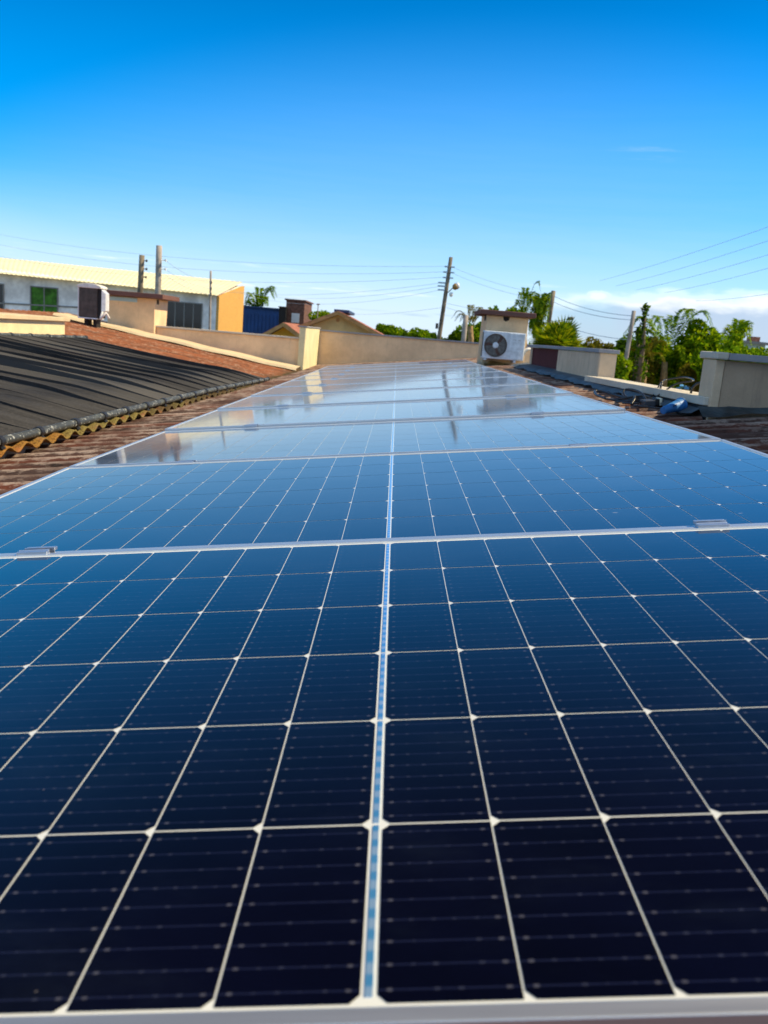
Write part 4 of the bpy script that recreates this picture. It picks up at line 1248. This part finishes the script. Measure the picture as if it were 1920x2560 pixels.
fan_palm('yellow-green fan palm spreading behind the right parapet beside the service box', 1390, 878, (1390, 940), 24, 80, 1.12, M['leafQ'], 5)
palm('tall palm with upright bright fronds between right service box and pole', (1338, 862), (1338, 940), 26, 20, 1.0, M['leafP'], 3, upright=1.7, width=.24, spread=.34)
palm('dull palm frond cluster rising just behind the right service box lid', (1306, 812), (1312, 900), 29, 9, 0.95, M['leafA'], 8, upright=1.5, width=.20, spread=.5)
palm('small dark palm above the dark blue metal shed', (646, 785), (646, 850), 75, 13, 2.0, M['leafA'], 12, upright=1.2, width=.26, spread=.75)
palm('ragged palm with bare drooping fronds, left of the biggest leafy tree', (1662, 905), (1655, 1000), 27, 13, 1.45, M['leafA'], 15, upright=1.2, width=.2)
palm('slim palm with thin stem and ochre trunk, right of the pale sunlit pole', (1612, 900), (1600, 1000), 26, 10, 0.8, M['leafD'], 16, upright=0.9, width=.24)
palm('feathery bright young palm close to the teal house', (1836, 880), (1836, 960), 30, 12, 0.95, M['leafC'], 21, upright=1.2, width=.26, spread=.6)
palm('wispy palm beside the short pale post', (1176, 815), (1178, 880), 33, 8, 0.9, M['leafD'], 25, upright=0.9, width=.2)

# slim dark conifer
def conifer(label, top, base, Y, w, mat, seed):
    rng = np.random.default_rng(seed)
    T_, B_ = at(*top, Y), at(*base, Y)
    t = thing('pine_tree', label, 'tree', (B_[0], Y, GZ))
    obj('trunk', MB().tube([(B_[0], Y, GZ - .1), tuple((B_ + T_) / 2), tuple(T_)], [.13, .07, .015], 8), M['trunk'], t, smooth=True)
    pts = []
    for k in range(46):
        a = k / 46
        p = T_ + (B_ - T_) * (a ** 1.1)
        l = w * (0.10 + 0.9 * a) * rng.uniform(.6, 1.2)
        th = rng.uniform(0, 2 * math.pi)
        for q in np.linspace(0, 1, 9):
            pts.append(p + np.array([math.cos(th), math.sin(th), .55]) * l * q + rng.normal(size=3) * .035)
    leaf_obj('crown', quads(np.array(pts), 0.075, rng), mat, t)
conifer('tall slim dark pine standing right of the pale sunlit pole', (1615, 765), (1600, 960), 25, 0.30, M['leafB'], 4)
conifer('short dark pine to the left of the tall slim pine', (1597, 822), (1590, 960), 25.6, 0.34, M['leafB'], 9)

tree('biggest round leafy tree right of centre, above the blue-roofed house', 1690, 1815, 806, 935, 27, M['leafE'], 6500, .090, 31, clumps=26)
tree('leafy tree filling the gap just left of the biggest tree', 1590, 1720, 862, 975, 28, M['leafA'], 4200, .085, 32, clumps=18)
tree('bright yellow-green tree right of the biggest tree', 1795, 1865, 838, 930, 26, M['leafC'], 2400, .075, 33)
tree('leafy tree filling the gap between pale pole and tall pine, far behind', 1560, 1665, 842, 990, 36, M['leafA'], 3600, .10, 61, clumps=20)
tree('wide green tree low between slim palm and ragged palm', 1625, 1705, 868, 1000, 30, M['leafA'], 3200, .085, 62, clumps=18)
tree('yellow-green tree just right of the right parapet end', 1500, 1560, 868, 1000, 27, M['leafC'], 2600, .075, 63)
tree('mid-green tree behind the teal house front', 1800, 1900, 862, 1000, 38, M['leafA'], 3200, .10, 64)
tree('bushy tree low behind the near right pier', 1740, 1900, 870, 985, 24, M['leafA'], 4200, .085, 34, clumps=20)
tree('green bush peeping over the cap of the near right pier', 1860, 1990, 868, 940, 30, M['leafA'], 2600, .08, 35)
tree('olive tree under the biggest tree, above the curb', 1690, 1800, 900, 985, 25, M['leafD'], 2600, .075, 36)
tree('bright bush beside the foot of the pale sunlit pole', 1520, 1575, 880, 985, 22, M['leafC'], 2200, .06, 37)
tree('ochre dry bush behind the slim palm stem', 1562, 1640, 880, 985, 27, M['leafD'], 2400, .07, 38)
tree('dark tree crowns in line behind the right parapet end', 1510, 1600, 843, 960, 40, M['leafB'], 3000, .11, 39)
tree('low olive-green tree between fan palm and pale pole', 1450, 1530, 848, 920, 42, M['leafD'], 2600, .11, 40)
tree('small green tree peeping above the brown slab lid, left side', 1216, 1250, 768, 850, 36, M['leafC'], 1400, .09, 41)
tree('small green tree peeping above the brown slab lid, middle', 1258, 1312, 764, 850, 35, M['leafA'], 1800, .09, 42)
tree('green tree left of the right service box, behind the far wall', 1150, 1225, 800, 880, 38, M['leafA'], 3000, .10, 43)
tree('dark green tree at the foot of the brown leaning pole', 1105, 1170, 822, 880, 45, M['leafB'], 2200, .11, 44)
tree('rounded bright bush left of the brown leaning pole', 1015, 1080, 817, 870, 55, M['leafA'], 2400, .13, 45)
tree('bushy green tree right of the red tiled slope', 932, 1000, 806, 860, 58, M['leafA'], 2400, .13, 46)
tree('low dark bush between the two bushes near the leaning pole', 985, 1035, 822, 870, 60, M['leafB'], 1800, .13, 47)
tree('clipped yellow-green tree between brick tower and tan gable', 768, 835, 775, 830, 62, M['leafC'], 2200, .12, 48)
tree('small dark tree between the leaning pole and rounded bush', 1070, 1108, 832, 880, 58, M['leafB'], 1400, .12, 49)
# far line of trees, too far to count
rng = np.random.default_rng(99)
pts = []
for k in range(1200):
    a = math.radians(rng.uniform(-34, 36)); dd = rng.uniform(120, 200)
    hgt = rng.uniform(3.0, 4.6)
    c = np.array([dd * math.sin(a), dd * math.cos(a), GZ])
    q = rng.normal(size=(26, 3)); q /= np.linalg.norm(q, axis=1)[:, None]
    pts.append(c + q * np.array([2.6, 2.6, hgt / 2]) + np.array([0, 0, hgt / 2]))
V = quads(np.concatenate(pts), 0.55, rng)
tl = leaf_obj('treeline', V, M['leafB'], None)
tag(tl, 'distant dark green line of trees along the horizon', 'trees', kind='stuff')
# antenna on the roof behind
t = thing('roof_antenna', 'thin grey antenna standing above the clipped tree left of the tan gable', 'antenna', tuple(at(795, 780, 61)))
a0, a1 = at(795, 790, 61), at(795.5, 761, 61)
a0 = np.array([a0[0], 61, GZ])
obj('mast', MB().tube([a0, a1], 0.035, 6), M['polegrey'], t)
obj('head', MB().tube([a1 + (-.12, 0, 0), a1 + (.12, 0, .02)], 0.05, 6), M['polegrey'], t)
